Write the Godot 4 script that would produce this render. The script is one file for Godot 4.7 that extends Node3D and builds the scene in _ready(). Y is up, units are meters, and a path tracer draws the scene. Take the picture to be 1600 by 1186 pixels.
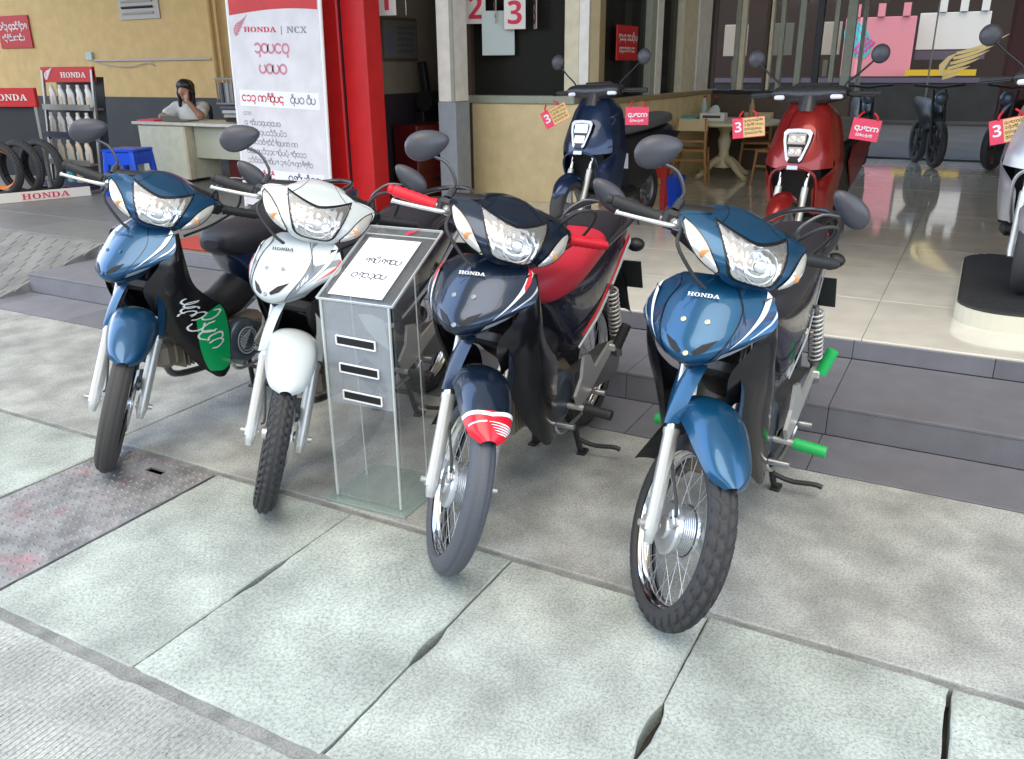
extends Node3D

# ------------------------------------------------------------------ mesh collector
class Mb:
	var v := PackedVector3Array()
	var n := PackedVector3Array()
	var uv := PackedVector2Array()
	var ix := PackedInt32Array()

	func _t(a: int, b: int, c: int) -> void:
		var f := (v[c] - v[a]).cross(v[b] - v[a])
		if f.dot(n[a] + n[b] + n[c]) >= 0.0:
			ix.append(a); ix.append(b); ix.append(c)
		else:
			ix.append(a); ix.append(c); ix.append(b)

	func tri(a: Vector3, b: Vector3, c: Vector3) -> void:
		var f := (c - a).cross(b - a)
		if f.length_squared() < 1e-16:
			return
		f = f.normalized()
		var k := v.size()
		for p: Vector3 in [a, b, c]:
			v.append(p); n.append(f); uv.append(Vector2(p.x + p.z, p.y))
		ix.append(k); ix.append(k + 1); ix.append(k + 2)

	func quad(a: Vector3, b: Vector3, c: Vector3, d: Vector3) -> void:
		tri(a, b, c); tri(a, c, d)

	# rows of points; wrap closes each row into a ring
	func grid(P: Array, wrap := false) -> void:
		var R := P.size()
		var C: int = P[0].size()
		var k := v.size()
		for i in R:
			for j in C:
				var up: Vector3 = P[maxi(i - 1, 0)][j]
				var dn: Vector3 = P[mini(i + 1, R - 1)][j]
				var lf: Vector3 = P[i][(j - 1 + C) % C] if wrap else P[i][maxi(j - 1, 0)]
				var rt: Vector3 = P[i][(j + 1) % C] if wrap else P[i][mini(j + 1, C - 1)]
				var nn := (dn - up).cross(rt - lf)
				if nn.length_squared() < 1e-18:
					# a pole: look at the neighbouring row
					var i2 := 1 if i == 0 else (R - 2 if i == R - 1 else i)
					var l2: Vector3 = P[i2][(j - 1 + C) % C] if wrap else P[i2][maxi(j - 1, 0)]
					var r2: Vector3 = P[i2][(j + 1) % C] if wrap else P[i2][mini(j + 1, C - 1)]
					nn = (dn - up).cross(r2 - l2)
				v.append(P[i][j])
				n.append(nn.normalized() if nn.length_squared() > 1e-18 else Vector3.UP)
				uv.append(Vector2(float(j) / C, float(i) / R))
		var J := C if wrap else C - 1
		for i in R - 1:
			for j in J:
				var a := k + i * C + j
				var b := k + i * C + (j + 1) % C
				var c := k + (i + 1) * C + j
				var d := k + (i + 1) * C + (j + 1) % C
				if (v[a] - v[b]).length_squared() > 1e-14:
					_t(a, b, d)
				if (v[c] - v[d]).length_squared() > 1e-14:
					_t(a, d, c)

	func fan(P: PackedVector3Array) -> void:
		var m := Vector3.ZERO
		for p in P:
			m += p
		m /= P.size()
		for i in P.size():
			tri(m, P[i], P[(i + 1) % P.size()])

	func box(c: Vector3, s: Vector3, b := Basis(), ch := 0.0) -> void:
		var h := s * 0.5
		if ch <= 0.0:
			var q := []
			for i in 8:
				q.append(c + b * Vector3(h.x * (1 if i & 1 else -1), h.y * (1 if i & 2 else -1), h.z * (1 if i & 4 else -1)))
			for f in [[0, 2, 3, 1], [4, 5, 7, 6], [0, 4, 6, 2], [1, 3, 7, 5], [0, 1, 5, 4], [2, 6, 7, 3]]:
				quad(q[f[0]], q[f[1]], q[f[2]], q[f[3]])
			return
		ch = minf(ch, minf(h.x, minf(h.y, h.z)) * 0.95)
		var g := h - Vector3.ONE * ch
		var pt := func(sx, sy, sz, ax):
			var w := Vector3(g.x * sx, g.y * sy, g.z * sz)
			w[ax] = h[ax] * [sx, sy, sz][ax]
			return c + b * w
		for ax in 3:
			var u := (ax + 1) % 3
			var w := (ax + 2) % 3
			for s1 in [-1, 1]:
				var cs := []
				for e in [[-1, -1], [1, -1], [1, 1], [-1, 1]]:
					var sg := [0, 0, 0]
					sg[ax] = s1; sg[u] = e[0]; sg[w] = e[1]
					cs.append(pt.call(sg[0], sg[1], sg[2], ax))
				if s1 > 0:
					quad(cs[0], cs[3], cs[2], cs[1])
				else:
					quad(cs[0], cs[1], cs[2], cs[3])
		for ax in 3: # edges along ax
			var u := (ax + 1) % 3
			var w := (ax + 2) % 3
			for su in [-1, 1]:
				for sw in [-1, 1]:
					var sg := [0, 0, 0]
					sg[u] = su; sg[w] = sw
					sg[ax] = -1
					var a: Vector3 = pt.call(sg[0], sg[1], sg[2], u)
					var d: Vector3 = pt.call(sg[0], sg[1], sg[2], w)
					sg[ax] = 1
					var bb: Vector3 = pt.call(sg[0], sg[1], sg[2], u)
					var cc: Vector3 = pt.call(sg[0], sg[1], sg[2], w)
					if su * sw > 0:
						quad(a, bb, cc, d)
					else:
						quad(a, d, cc, bb)
		for sx in [-1, 1]:
			for sy in [-1, 1]:
				for sz in [-1, 1]:
					var a: Vector3 = pt.call(sx, sy, sz, 0)
					var bb: Vector3 = pt.call(sx, sy, sz, 1)
					var cc: Vector3 = pt.call(sx, sy, sz, 2)
					if sx * sy * sz > 0:
						tri(a, cc, bb)
					else:
						tri(a, bb, cc)

	func tube(path: Array, rad, sides := 8, caps := true) -> void:
		var rows := []
		var up := Vector3.UP
		var t0: Vector3 = (path[1] - path[0]).normalized()
		if absf(t0.dot(up)) > 0.9:
			up = Vector3.RIGHT
		var nx := t0.cross(up).normalized()
		for i in path.size():
			var t: Vector3 = (path[mini(i + 1, path.size() - 1)] - path[maxi(i - 1, 0)]).normalized()
			nx = (nx - t * nx.dot(t)).normalized()
			var ny := t.cross(nx)
			var r: float = rad[i] if rad is Array else rad
			var row := PackedVector3Array()
			for k in sides:
				var a := TAU * k / sides
				row.append(path[i] + (nx * cos(a) + ny * sin(a)) * r)
			rows.append(row)
		grid(rows, true)
		if caps:
			var e0: PackedVector3Array = rows[0]
			var e1: PackedVector3Array = rows[-1]
			e1 = e1.duplicate(); e1.reverse()
			fan(e0); fan(e1)

	# profile of (radius, height) along axis
	func lathe(prof: Array, o: Vector3, axis: Vector3, seg := 24) -> void:
		axis = axis.normalized()
		var e1 := axis.cross(Vector3.UP if absf(axis.y) < 0.9 else Vector3.RIGHT).normalized()
		var e2 := axis.cross(e1)
		var rows := []
		for p: Vector2 in prof:
			var row := PackedVector3Array()
			for k in seg:
				var a := TAU * k / seg
				row.append(o + axis * p.y + (e1 * cos(a) + e2 * sin(a)) * p.x)
			rows.append(row)
		grid(rows, true)

	# lathe with hard edges: each profile segment shaded on its own
	func turned(prof: Array, o: Vector3, axis: Vector3, seg := 24) -> void:
		for i in prof.size() - 1:
			lathe([prof[i], prof[i + 1]], o, axis, seg)

	func ball(c: Vector3, r: Vector3, b := Basis(), nu := 14, nv := 9) -> void:
		var rows := []
		for i in nv + 1:
			var t := PI * i / nv
			var row := PackedVector3Array()
			for k in nu:
				var a := TAU * k / nu
				row.append(c + b * Vector3(r.x * sin(t) * cos(a), r.y * cos(t), r.z * sin(t) * sin(a)))
			rows.append(row)
		grid(rows, true)

	# flat polygon in xy pushed from z0 to z1
	func prism(poly: PackedVector2Array, z0: float, z1: float, x := Transform3D()) -> void:
		var ids := Geometry2D.triangulate_polygon(poly)
		for i in range(0, ids.size(), 3):
			var a := poly[ids[i]]
			var b := poly[ids[i + 1]]
			var c := poly[ids[i + 2]]
			if (b - a).cross(c - a) < 0:
				var q := b
				b = c; c = q
			tri(x * Vector3(a.x, a.y, z1), x * Vector3(c.x, c.y, z1), x * Vector3(b.x, b.y, z1))
			tri(x * Vector3(a.x, a.y, z0), x * Vector3(b.x, b.y, z0), x * Vector3(c.x, c.y, z0))
		var cw := Geometry2D.is_polygon_clockwise(poly)
		for i in poly.size():
			var a := poly[i]
			var b := poly[(i + 1) % poly.size()]
			if cw:
				var q := a
				a = b; b = q
			quad(x * Vector3(a.x, a.y, z0), x * Vector3(a.x, a.y, z1), x * Vector3(b.x, b.y, z1), x * Vector3(b.x, b.y, z0))

	func loft(sec: Array, caps := true) -> void:
		grid(sec, true)
		if caps:
			fan(sec[0])
			var e: PackedVector3Array = sec[-1].duplicate()
			e.reverse()
			fan(e)

	func xf(t: Transform3D) -> Mb:
		for i in v.size():
			v[i] = t * v[i]
			n[i] = (t.basis * n[i]).normalized()
		return self

	func mesh() -> ArrayMesh:
		var a := []
		a.resize(Mesh.ARRAY_MAX)
		a[Mesh.ARRAY_VERTEX] = v
		a[Mesh.ARRAY_NORMAL] = n
		a[Mesh.ARRAY_TEX_UV] = uv
		a[Mesh.ARRAY_INDEX] = ix
		var m := ArrayMesh.new()
		m.add_surface_from_arrays(Mesh.PRIMITIVE_TRIANGLES, a)
		return m

# ------------------------------------------------------------------ small helpers
var used := {}
var cache := {}
var M := {}

func numbered(called: String) -> String:
	if not used.has(called):
		used[called] = 0
		return called
	used[called] += 1
	return "%s_%03d" % [called, used[called]]

func tag(o: Node, label: String, category := "", group := "") -> void:
	if label: o.set_meta("label", label)
	if category: o.set_meta("category", category)
	if group: o.set_meta("group", group)

func thing(called: String, label: String, category: String, at := Vector3.ZERO, yaw := 0.0, group := "") -> Node3D:
	var o := Node3D.new()
	o.name = numbered(called)
	o.position = at
	o.rotation.y = yaw
	add_child(o, true)
	tag(o, label, category, group)
	return o

func obj(called: String, m: Mesh, material: Material, parent: Node = self, x := Transform3D()) -> MeshInstance3D:
	var o := MeshInstance3D.new()
	o.name = numbered(called) if parent == self else called
	o.mesh = m
	o.material_override = null
	o.set_surface_override_material(0, material)
	o.transform = x
	parent.add_child(o, true)
	return o

func one(called: String, m: Mesh, material: Material, label: String, category: String, x := Transform3D(), group := "") -> MeshInstance3D:
	var o := obj(called, m, material, self, x)
	tag(o, label, category, group)
	return o

func struct(called: String, m: Mesh, material: Material) -> MeshInstance3D:
	var o := obj(called, m, material)
	o.set_meta("kind", "structure")
	return o

func bx(c: Vector3, s: Vector3, ch := 0.0, b := Basis()) -> ArrayMesh:
	var k := "bx%s%s%s%s" % [c, s, ch, b]
	if not cache.has(k):
		var mb := Mb.new()
		mb.box(c, s, b, ch)
		cache[k] = mb.mesh()
	return cache[k]

func cached(key: String, maker: Callable) -> Mesh:
	if not cache.has(key):
		var mb := Mb.new()
		maker.call(mb)
		cache[key] = mb.mesh()
	return cache[key]

func made(maker: Callable) -> ArrayMesh:
	var mb := Mb.new()
	maker.call(mb)
	return mb.mesh()

# colours are given as real-world linear base colours
func mat(key: String, r: float, g: float, b: float, rough := 0.6, metal := 0.0, more := {}) -> StandardMaterial3D:
	var m := StandardMaterial3D.new()
	m.resource_name = key
	var a: float = more.get("alpha", 1.0)
	m.albedo_color = Color(r, g, b).linear_to_srgb()
	m.albedo_color.a = a
	if a < 1.0:
		m.transparency = BaseMaterial3D.TRANSPARENCY_ALPHA
	m.roughness = rough
	m.metallic = metal
	for k in more:
		if k != "alpha":
			m.set(k, more[k])
	M[key] = m
	return m

func cr(a: Vector3, b: Vector3, c: Vector3, d: Vector3, t: float) -> Vector3:
	return 0.5 * (2.0 * b + (c - a) * t + (2.0 * a - 5.0 * b + 4.0 * c - d) * t * t + (3.0 * b - a - 3.0 * c + d) * t * t * t)

func cr_at(L: Array, u: float) -> Vector3:
	var m := L.size() - 1
	var f := clampf(u, 0.0, 1.0) * m
	var i := mini(int(f), m - 1)
	var p0: Vector3 = L[i - 1] if i > 0 else 2.0 * L[0] - L[1]
	var p3: Vector3 = L[i + 2] if i + 2 <= m else 2.0 * L[m] - L[m - 1]
	return cr(p0, L[i], L[i + 1], p3, f - i)

func spline(L: Array, k: int) -> Array:
	var out := []
	for i in k + 1:
		out.append(cr_at(L, float(i) / k))
	return out

# control rows -> dense smooth rows
func dense(ctrl: Array, nr: int, nc: int) -> Array:
	var rows := []
	for r in ctrl:
		rows.append(spline(r, nc))
	var out := []
	for i in nr + 1:
		out.append(PackedVector3Array())
	for j in nc + 1:
		var col := []
		for r in rows:
			col.append(r[j])
		for i in nr + 1:
			out[i].append(cr_at(col, float(i) / nr))
	return out

func surf(ctrl: Array, u: float, w: float) -> Vector3:
	var col := []
	for r in ctrl:
		col.append(cr_at(r, u))
	return cr_at(col, w)

# a strip lying on a control surface: A and B are polylines of (u, w); off lifts it along the outward side
func decal(mb: Mb, ctrl: Array, A: Array, B: Array, k: int, off: float, across := 2, toward := Vector3(0, 0.3, 1)) -> void:
	var rows := []
	for i in k + 1:
		var t := float(i) / k
		var fa := t * (A.size() - 1)
		var ia := mini(int(fa), A.size() - 2)
		var pa: Vector2 = A[ia].lerp(A[ia + 1], fa - ia)
		var fb := t * (B.size() - 1)
		var ib := mini(int(fb), B.size() - 2)
		var pb: Vector2 = B[ib].lerp(B[ib + 1], fb - ib)
		var row := PackedVector3Array()
		for j in across + 1:
			var q := pa.lerp(pb, float(j) / across)
			var p := surf(ctrl, q.x, q.y)
			var nn := (surf(ctrl, q.x + 0.01, q.y) - surf(ctrl, q.x - 0.01, q.y)).cross(surf(ctrl, q.x, q.y + 0.01) - surf(ctrl, q.x, q.y - 0.01)).normalized()
			if nn.dot(toward) < 0:
				nn = -nn
			row.append(p + nn * off)
		rows.append(row)
	mb.grid(rows)

func mirror_x(ctrl: Array) -> Array:
	var out := []
	for r in ctrl:
		var q := []
		for p in r:
			q.append(Vector3(-p.x, p.y, p.z))
		out.append(q)
	return out

func ring(c: Vector3, rx: float, ry: float, k: int, axis_z := true, sq := 1.0) -> PackedVector3Array:
	var out := PackedVector3Array()
	for i in k:
		var a := TAU * i / k
		var cx := signf(cos(a)) * pow(absf(cos(a)), sq)
		var sy := signf(sin(a)) * pow(absf(sin(a)), sq)
		out.append(c + Vector3(cx * rx, sy * ry, 0))
	return out

func text(s: String, size: float, fontname: String, depth := 0.002, bold := true) -> Mesh:
	var k := "tx%s%s%s%s" % [s, size, fontname, depth]
	if not cache.has(k):
		var t := TextMesh.new()
		t.text = s
		var f := SystemFont.new()
		f.font_names = PackedStringArray([fontname])
		f.font_weight = 700 if bold else 400
		t.font = f
		t.font_size = 64
		t.pixel_size = size / 64.0
		t.depth = depth
		t.curve_step = 4.0
		cache[k] = t
	return cache[k]

# look-along basis: z axis = dir, y near up
func face(dir: Vector3, up := Vector3.UP) -> Basis:
	var z := dir.normalized()
	var x := up.cross(z).normalized()
	return Basis(x, z.cross(x), z)

func clone(src: Node3D, called: String, at: Vector3, yaw: float, label: String, category: String, group := "") -> Node3D:
	var r: Node3D = src.duplicate()
	r.name = numbered(called)
	add_child(r, true)
	r.position = at
	r.rotation.y = yaw
	tag(r, label, category, group)
	return r

# round-lettered script written with rings and hooks, as flat ribbons facing +z
func arc(mb: Mb, c: Vector2, r: float, a0: float, a1: float, w: float, z: float, k := 10) -> void:
	for i in k:
		var a := lerpf(a0, a1, float(i) / k)
		var b := lerpf(a0, a1, float(i + 1) / k)
		var p := Vector2(cos(a), sin(a))
		var q := Vector2(cos(b), sin(b))
		mb.quad(_p3(c + p * (r - w), z), _p3(c + p * (r + w), z), _p3(c + q * (r + w), z), _p3(c + q * (r - w), z))

func _p3(p: Vector2, z: float) -> Vector3:
	return Vector3(p.x, p.y, z)

func script_line(mb: Mb, x0: float, x1: float, y: float, h: float, rg: RandomNumberGenerator, z := 0.0, wk := 0.16) -> void:
	var x := x0
	var r := h * 0.5
	var w := h * wk * 0.5
	while x + 2.2 * r < x1:
		var c := Vector2(x + r, y + r)
		var kind := rg.randi() % 7
		var adv := 2.25 * r
		match kind:
			0: arc(mb, c, r, 0, TAU, w, z, 14)
			1: arc(mb, c, r, 0.6, TAU - 0.6, w, z, 12)
			2: arc(mb, c, r, -PI + 0.6, PI - 0.6, w, z, 12)
			3: arc(mb, c, r, PI * 0.5 + 0.6, PI * 2.5 - 0.6, w, z, 12)
			4:
				arc(mb, c, r, -PI * 0.5 + 0.4, PI * 1.5 - 0.4, w, z, 12)
				arc(mb, c + Vector2(1.9 * r, 0), r, -PI * 0.5 + 0.4, PI * 1.5 - 0.4, w, z, 12)
				adv = 4.2 * r
			5:
				arc(mb, c, r, 0, TAU, w, z, 14)
				arc(mb, c + Vector2(1.9 * r, 0), r, PI * 0.5 + 0.5, PI * 2.5 - 0.5, w, z, 12)
				adv = 4.2 * r
			6:
				arc(mb, c + Vector2(0, r * 0.5), r * 0.55, 0, PI * 1.6, w, z, 9)
				mb.quad(_p3(c + Vector2(r * 0.5, r * 1.1), z), _p3(c + Vector2(r * 0.5 + 2 * w, r * 1.1), z), _p3(c + Vector2(r * 0.5 + 2 * w, -r), z), _p3(c + Vector2(r * 0.5, -r), z))
				adv = 1.8 * r
		if rg.randf() < 0.3:
			arc(mb, c + Vector2(0, 1.65 * r), r * 0.4, 0, TAU, w * 0.9, z, 8)
		if rg.randf() < 0.3:
			mb.quad(_p3(c + Vector2(r * 0.3, -r * 1.2), z), _p3(c + Vector2(r * 0.3 + 2 * w, -r * 1.2), z), _p3(c + Vector2(r * 0.3 + 2 * w, -r * 2.0), z), _p3(c + Vector2(r * 0.3, -r * 2.0), z))
		if rg.randf() < 0.12:
			adv += r
		x += adv

# a wing badge of swept feathers, about one unit wide, facing +z
func wing(mb: Mb, z0: float, z1: float, x := Transform3D()) -> void:
	for i in 6:
		var t := i / 5.0
		var y0 := 0.32 - 0.125 * i
		var xe := lerpf(0.95, 0.30, t)
		var xs := lerpf(0.18, 0.02, t)
		var ye := lerpf(0.66, -0.26, t)
		var poly := PackedVector2Array()
		for k in 7:
			var s := k / 6.0
			poly.append(Vector2(lerpf(xs, xe, s), lerpf(y0, ye, s * s) + 0.045 * sin(PI * s)))
		for k in 7:
			var s := 1.0 - k / 6.0
			poly.append(Vector2(lerpf(xs, xe, s) + 0.0, lerpf(y0 - 0.072, ye - 0.010, s * s) + 0.01 * sin(PI * s)))
		mb.prism(poly, z0, z1, x)
	mb.prism(PackedVector2Array([Vector2(0.2, 0.30), Vector2(0.06, 0.22), Vector2(-0.06, 0.02), Vector2(-0.04, -0.22), Vector2(0.06, -0.32), Vector2(0.03, -0.1), Vector2(0.09, 0.1)]), z0, z1, x)

# ------------------------------------------------------------------
func _ready() -> void:
	# camera, sky, sun, exposure
	var cam = Camera3D.new()
	cam.name = "camera"
	add_child(cam)
	cam.position = Vector3(0, 1.48, 0)
	cam.rotation_order = EULER_ORDER_YXZ
	cam.rotation = Vector3(deg_to_rad(-20.475), deg_to_rad(28.554), deg_to_rad(-0.526))
	cam.fov = rad_to_deg(2.0 * atan(593.0 / 1312.1))
	cam.near = 0.05
	cam.far = 400.0
	cam.current = true
	var we = WorldEnvironment.new()
	we.name = "environment"
	var env = Environment.new()
	env.background_mode = Environment.BG_SKY
	var sky = Sky.new()
	var sm = ProceduralSkyMaterial.new()
	sm.sky_top_color = Color(0.72, 0.82, 0.95)
	sm.sky_horizon_color = Color(0.93, 0.94, 0.95)
	sm.sky_curve = 0.2
	sm.ground_bottom_color = Color(0.5, 0.5, 0.5)
	sm.ground_horizon_color = Color(0.85, 0.86, 0.87)
	sm.sun_angle_max = 30.0
	sky.sky_material = sm
	env.sky = sky
	env.background_energy_multiplier = 1.25
	env.ambient_light_source = Environment.AMBIENT_SOURCE_SKY
	env.tonemap_mode = Environment.TONE_MAPPER_LINEAR
	env.tonemap_exposure = 3.75
	env.sdfgi_enabled = true
	env.ssao_enabled = true
	env.ssil_enabled = true
	we.environment = env
	add_child(we)
	var sun = DirectionalLight3D.new()
	sun.name = "sun"
	sun.light_energy = 0.22
	sun.light_angular_distance = 45.0
	sun.light_color = Color(1.0, 0.96, 0.90)
	sun.shadow_enabled = true
	sun.rotation = Vector3(deg_to_rad(-62), deg_to_rad(20), 0)
	add_child(sun)

	materials()
	ground()
	building()
	back_street()

	# the four small motorcycles in front
	var hi_a = [[0.99, 0.22], [0.94, 0.31], [0.88, 0.43], [0.79, 0.66]]
	var lo_a = [[0.995, 0.275], [0.945, 0.37], [0.888, 0.47], [0.79, 0.667]]
	var hi_b = [[0.995, 0.38], [0.96, 0.47], [0.88, 0.60]]
	var lo_b = [[0.995, 0.42], [0.962, 0.505], [0.88, 0.612]]
	var panel_hi = [[0.99, 0.10], [0.88, 0.12], [0.79, 0.2], [0.81, 0.34], [0.75, 0.6], [0.71, 0.80]]
	var panel_lo = [[0.995, 0.70], [0.97, 0.72], [0.92, 0.75], [0.86, 0.78], [0.80, 0.80], [0.72, 0.81]]
	var mark = ["sticker_grey", [[0.93, 0.70], [0.85, 0.70], [0.76, 0.72]], [[0.92, 0.745], [0.85, 0.775], [0.745, 0.79]], 0.0040]
	var white_st = [mark, ["sticker_white", hi_a, lo_a, 0.0042], ["sticker_silver", hi_b, lo_b, 0.0042]]
	var mirr = Vector3(-0.30, 1.182, -0.42)
	var mirl = Vector3(0.305, 1.184, -0.42)
	wave({"at": Vector3(-0.606, 0, -1.993), "yaw": deg_to_rad(-1.8), "turn": deg_to_rad(41), "paint": "paint_blue", "tread": 1, "drum": true, "grips": "grip_black", "pegs": "green_rubber", "seat": "seat_black", "mirror_r": mirr, "mirror_l": mirl, "lettering": "sticker_white", "screw": "screw_brass",
		"stripes": [["sticker_navy", panel_hi, panel_lo, 0.0026]] + white_st, "body_stripes": [["sticker_silver", -0.72, -1.42, 0.50, 0.765, 0.024]],
		"label": "blue motorcycle with green footpegs at the right end of the row"})
	wave({"at": Vector3(-1.286, 0, -1.936), "yaw": deg_to_rad(3.2), "turn": deg_to_rad(40), "paint": "paint_blue_black", "tread": 3, "drum": true, "tyre": "rubber_worn", "grips": "grip_red", "pegs": "grip_black", "seat": "seat_red", "seat_rear": "seat_black", "seat_shift": 0.05, "mirror_r": mirr, "mirror_l": mirl, "lettering": "sticker_white", "screw": "screw_grey", "fender_sticker": true,
		"stripes": white_st + [["sticker_red", [[0.99, 0.20], [0.96, 0.28], [0.92, 0.37]], [[0.99, 0.27], [0.96, 0.35], [0.92, 0.41]], 0.0048]], "body_stripes": [["sticker_red", -0.78, -1.42, 0.54, 0.785, 0.030], ["sticker_white", -0.74, -1.44, 0.505, 0.765, 0.024]],
		"label": "dark blue-black motorcycle with red grips, red seat front and red fender sticker"})
	wave({"at": Vector3(-2.052, 0, -1.96), "yaw": deg_to_rad(6.4), "turn": deg_to_rad(37), "paint": "paint_white", "tread": 2, "drum": false, "grips": "grip_black", "pegs": "grip_black", "seat": "seat_black", "mirror_r": mirr, "mirror_l": mirl, "lettering": "ink", "screw": "screw_grey",
		"stripes": [["sticker_grey", panel_hi, panel_lo, 0.0026], ["sticker_white", hi_a, lo_a, 0.0042], ["sticker_red", hi_b, lo_b, 0.0042]], "body_stripes": [["sticker_silver", -0.74, -1.44, 0.505, 0.765, 0.024]],
		"label": "white motorcycle second from the left, behind the clear acrylic stand"})
	wave({"at": Vector3(-2.83, 0, -1.914), "yaw": deg_to_rad(3.4), "turn": deg_to_rad(45), "paint": "paint_blue_light", "tread": 3, "drum": false, "tyre": "rubber_dusty", "grips": "grip_black", "pegs": "grip_black", "seat": "seat_black", "mirror_r": mirr, "mirror_l": mirl, "lettering": "paint_blue_light", "screw": "paint_blue_light", "green_sticker": true, "emblem": true,
		"stripes": white_st, "body": "body_blue", "seat_shift": -0.095,
		"label": "blue motorcycle with a green leg-shield sticker at the row's left end"})
	acrylic_stand()

	# scooters in the showroom
	scooter({"at": Vector3(-2.66, 0.235, -5.85), "yaw": deg_to_rad(-5), "turn": deg_to_rad(-6), "paint": "paint_navy", "label": "dark blue scooter standing inside before the office wall"})
	scooter({"at": Vector3(-1.03, 0.235, -5.50), "yaw": deg_to_rad(-4), "turn": deg_to_rad(-4), "paint": "paint_red", "label": "red scooter in the middle of the showroom entrance"})
	var pf = thing("display_platform", "low white platform with a black ribbed top under the silver scooter", "platform", Vector3(0.62, 0.235, -5.35))
	obj("platform_rim", made(func(mb):
		mb.prism(round_rect(1.22, 1.5, 0.22), 0.0, 0.085, Transform3D(Basis(Vector3.RIGHT, -PI / 2), Vector3.ZERO))), M.plate_edge, pf)
	obj("ribbed_top", made(func(mb):
		mb.prism(round_rect(1.21, 1.49, 0.215), 0.0855, 0.098, Transform3D(Basis(Vector3.RIGHT, -PI / 2), Vector3.ZERO))
		for k in 46:
			var z = -0.72 + k * 0.032
			var e = maxf(0.0, absf(z) - 0.53)
			var hw = 0.595 - (0.215 - sqrt(maxf(0.0, 0.215 * 0.215 - e * e)))
			mb.box(Vector3(0, 0.1, z), Vector3(hw * 2.0, 0.007, 0.014))), M.plate_mat, pf)
	scooter({"at": Vector3(0.31, 0.34, -5.02), "yaw": deg_to_rad(-4), "turn": deg_to_rad(-4), "paint": "paint_silver", "label": "silver scooter on the low display platform at the right edge"})
	price_tag(Vector3(-2.87, 1.22, -5.90), 0.5, 0.45, true, "yellow and red tag on the left bar of the dark blue scooter")
	price_tag(Vector3(-2.22, 1.235, -6.0), 0.3, 0.0, false, "red tag on the right bar of the dark blue scooter")
	price_tag(Vector3(-1.335, 1.20, -5.62), 0.3, 0.10, true, "yellow and red tag on the left bar of the red scooter")
	price_tag(Vector3(-0.62, 1.20, -5.66), 0.3, -0.14, false, "red tag on the right bar of the red scooter")
	price_tag(Vector3(0.10, 1.24, -5.30), 0.2, 0.22, true, "yellow and red tag on the left bar of the silver scooter")
	banner_stand()
	workshop()
	office_things()

func round_rect(w: float, d: float, r: float) -> PackedVector2Array:
	var p = PackedVector2Array()
	for q in 4:
		var c = Vector2((w * 0.5 - r) * (1 if q == 0 or q == 3 else -1), (d * 0.5 - r) * (1 if q < 2 else -1))
		for k in 8:
			var a = q * PI / 2 + k / 7.0 * PI / 2
			p.append(c + Vector2(cos(a), sin(a)) * r)
	return p

# ------------------------------------------------------------------ ground, steps, ramp
func slab(parent: Node, called: String, x0: float, x1: float, z0: float, z1: float, y1: float, th: float, m: Material, rg: RandomNumberGenerator, notches := [], rough := 0.0025, bev := 0.006) -> void:
	# z0 is the nearer edge
	var out = PackedVector2Array()
	var cs = [Vector2(x0, z0), Vector2(x1, z0), Vector2(x1, z1), Vector2(x0, z1)]
	for e in 4:
		var a: Vector2 = cs[e]
		var b: Vector2 = cs[(e + 1) % 4]
		var inward = (b - a).orthogonal().normalized()
		var mid = Vector2((x0 + x1) * 0.5, (z0 + z1) * 0.5)
		if inward.dot(mid - a) < 0: inward = -inward
		var n = maxi(2, int(a.distance_to(b) / 0.035)) if rough > 0.0 else 1
		for i in n:
			var p = a.lerp(b, float(i) / n)
			var d = (rg.randf() * rough if i > 0 else rough)
			for k in notches:
				var q: float = (p - Vector2(k[0], k[1])).length() / k[2]
				if q < 1.0:
					d += k[3] * sqrt(1.0 - q * q) * (0.75 + 0.25 * rg.randf())
			out.append(p + inward * d)
	var mb = Mb.new()
	var mid = Vector2((x0 + x1) * 0.5, (z0 + z1) * 0.5)
	var top = PackedVector2Array()
	for p in out:
		var d = mid - p
		top.append(p + Vector2(signf(d.x) * minf(absf(d.x), bev), signf(d.y) * minf(absf(d.y), bev)) * (0.6 + 0.4 * rg.randf()))
	var ids = Geometry2D.triangulate_polygon(top)
	for i in range(0, ids.size(), 3):
		mb.tri(_g(top[ids[i]], y1), _g(top[ids[i + 1]], y1), _g(top[ids[i + 2]], y1))
	for i in mb.n.size():
		mb.n[i] = Vector3.UP
	for i in range(0, mb.ix.size(), 3):
		var f = (mb.v[mb.ix[i + 2]] - mb.v[mb.ix[i]]).cross(mb.v[mb.ix[i + 1]] - mb.v[mb.ix[i]])
		if f.y < 0:
			var q = mb.ix[i + 1]
			mb.ix[i + 1] = mb.ix[i + 2]; mb.ix[i + 2] = q
	for i in out.size():
		var j = (i + 1) % out.size()
		mb.quad(_g(top[i], y1), _g(top[j], y1), _g(out[j], y1 - bev * 0.6), _g(out[i], y1 - bev * 0.6))
		mb.quad(_g(out[i], y1 - bev * 0.6), _g(out[j], y1 - bev * 0.6), _g(out[j], y1 - th), _g(out[i], y1 - th))
	obj(called, mb.mesh(), m, parent)

func _g(p: Vector2, y: float) -> Vector3:
	return Vector3(p.x, y, p.y)

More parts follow.
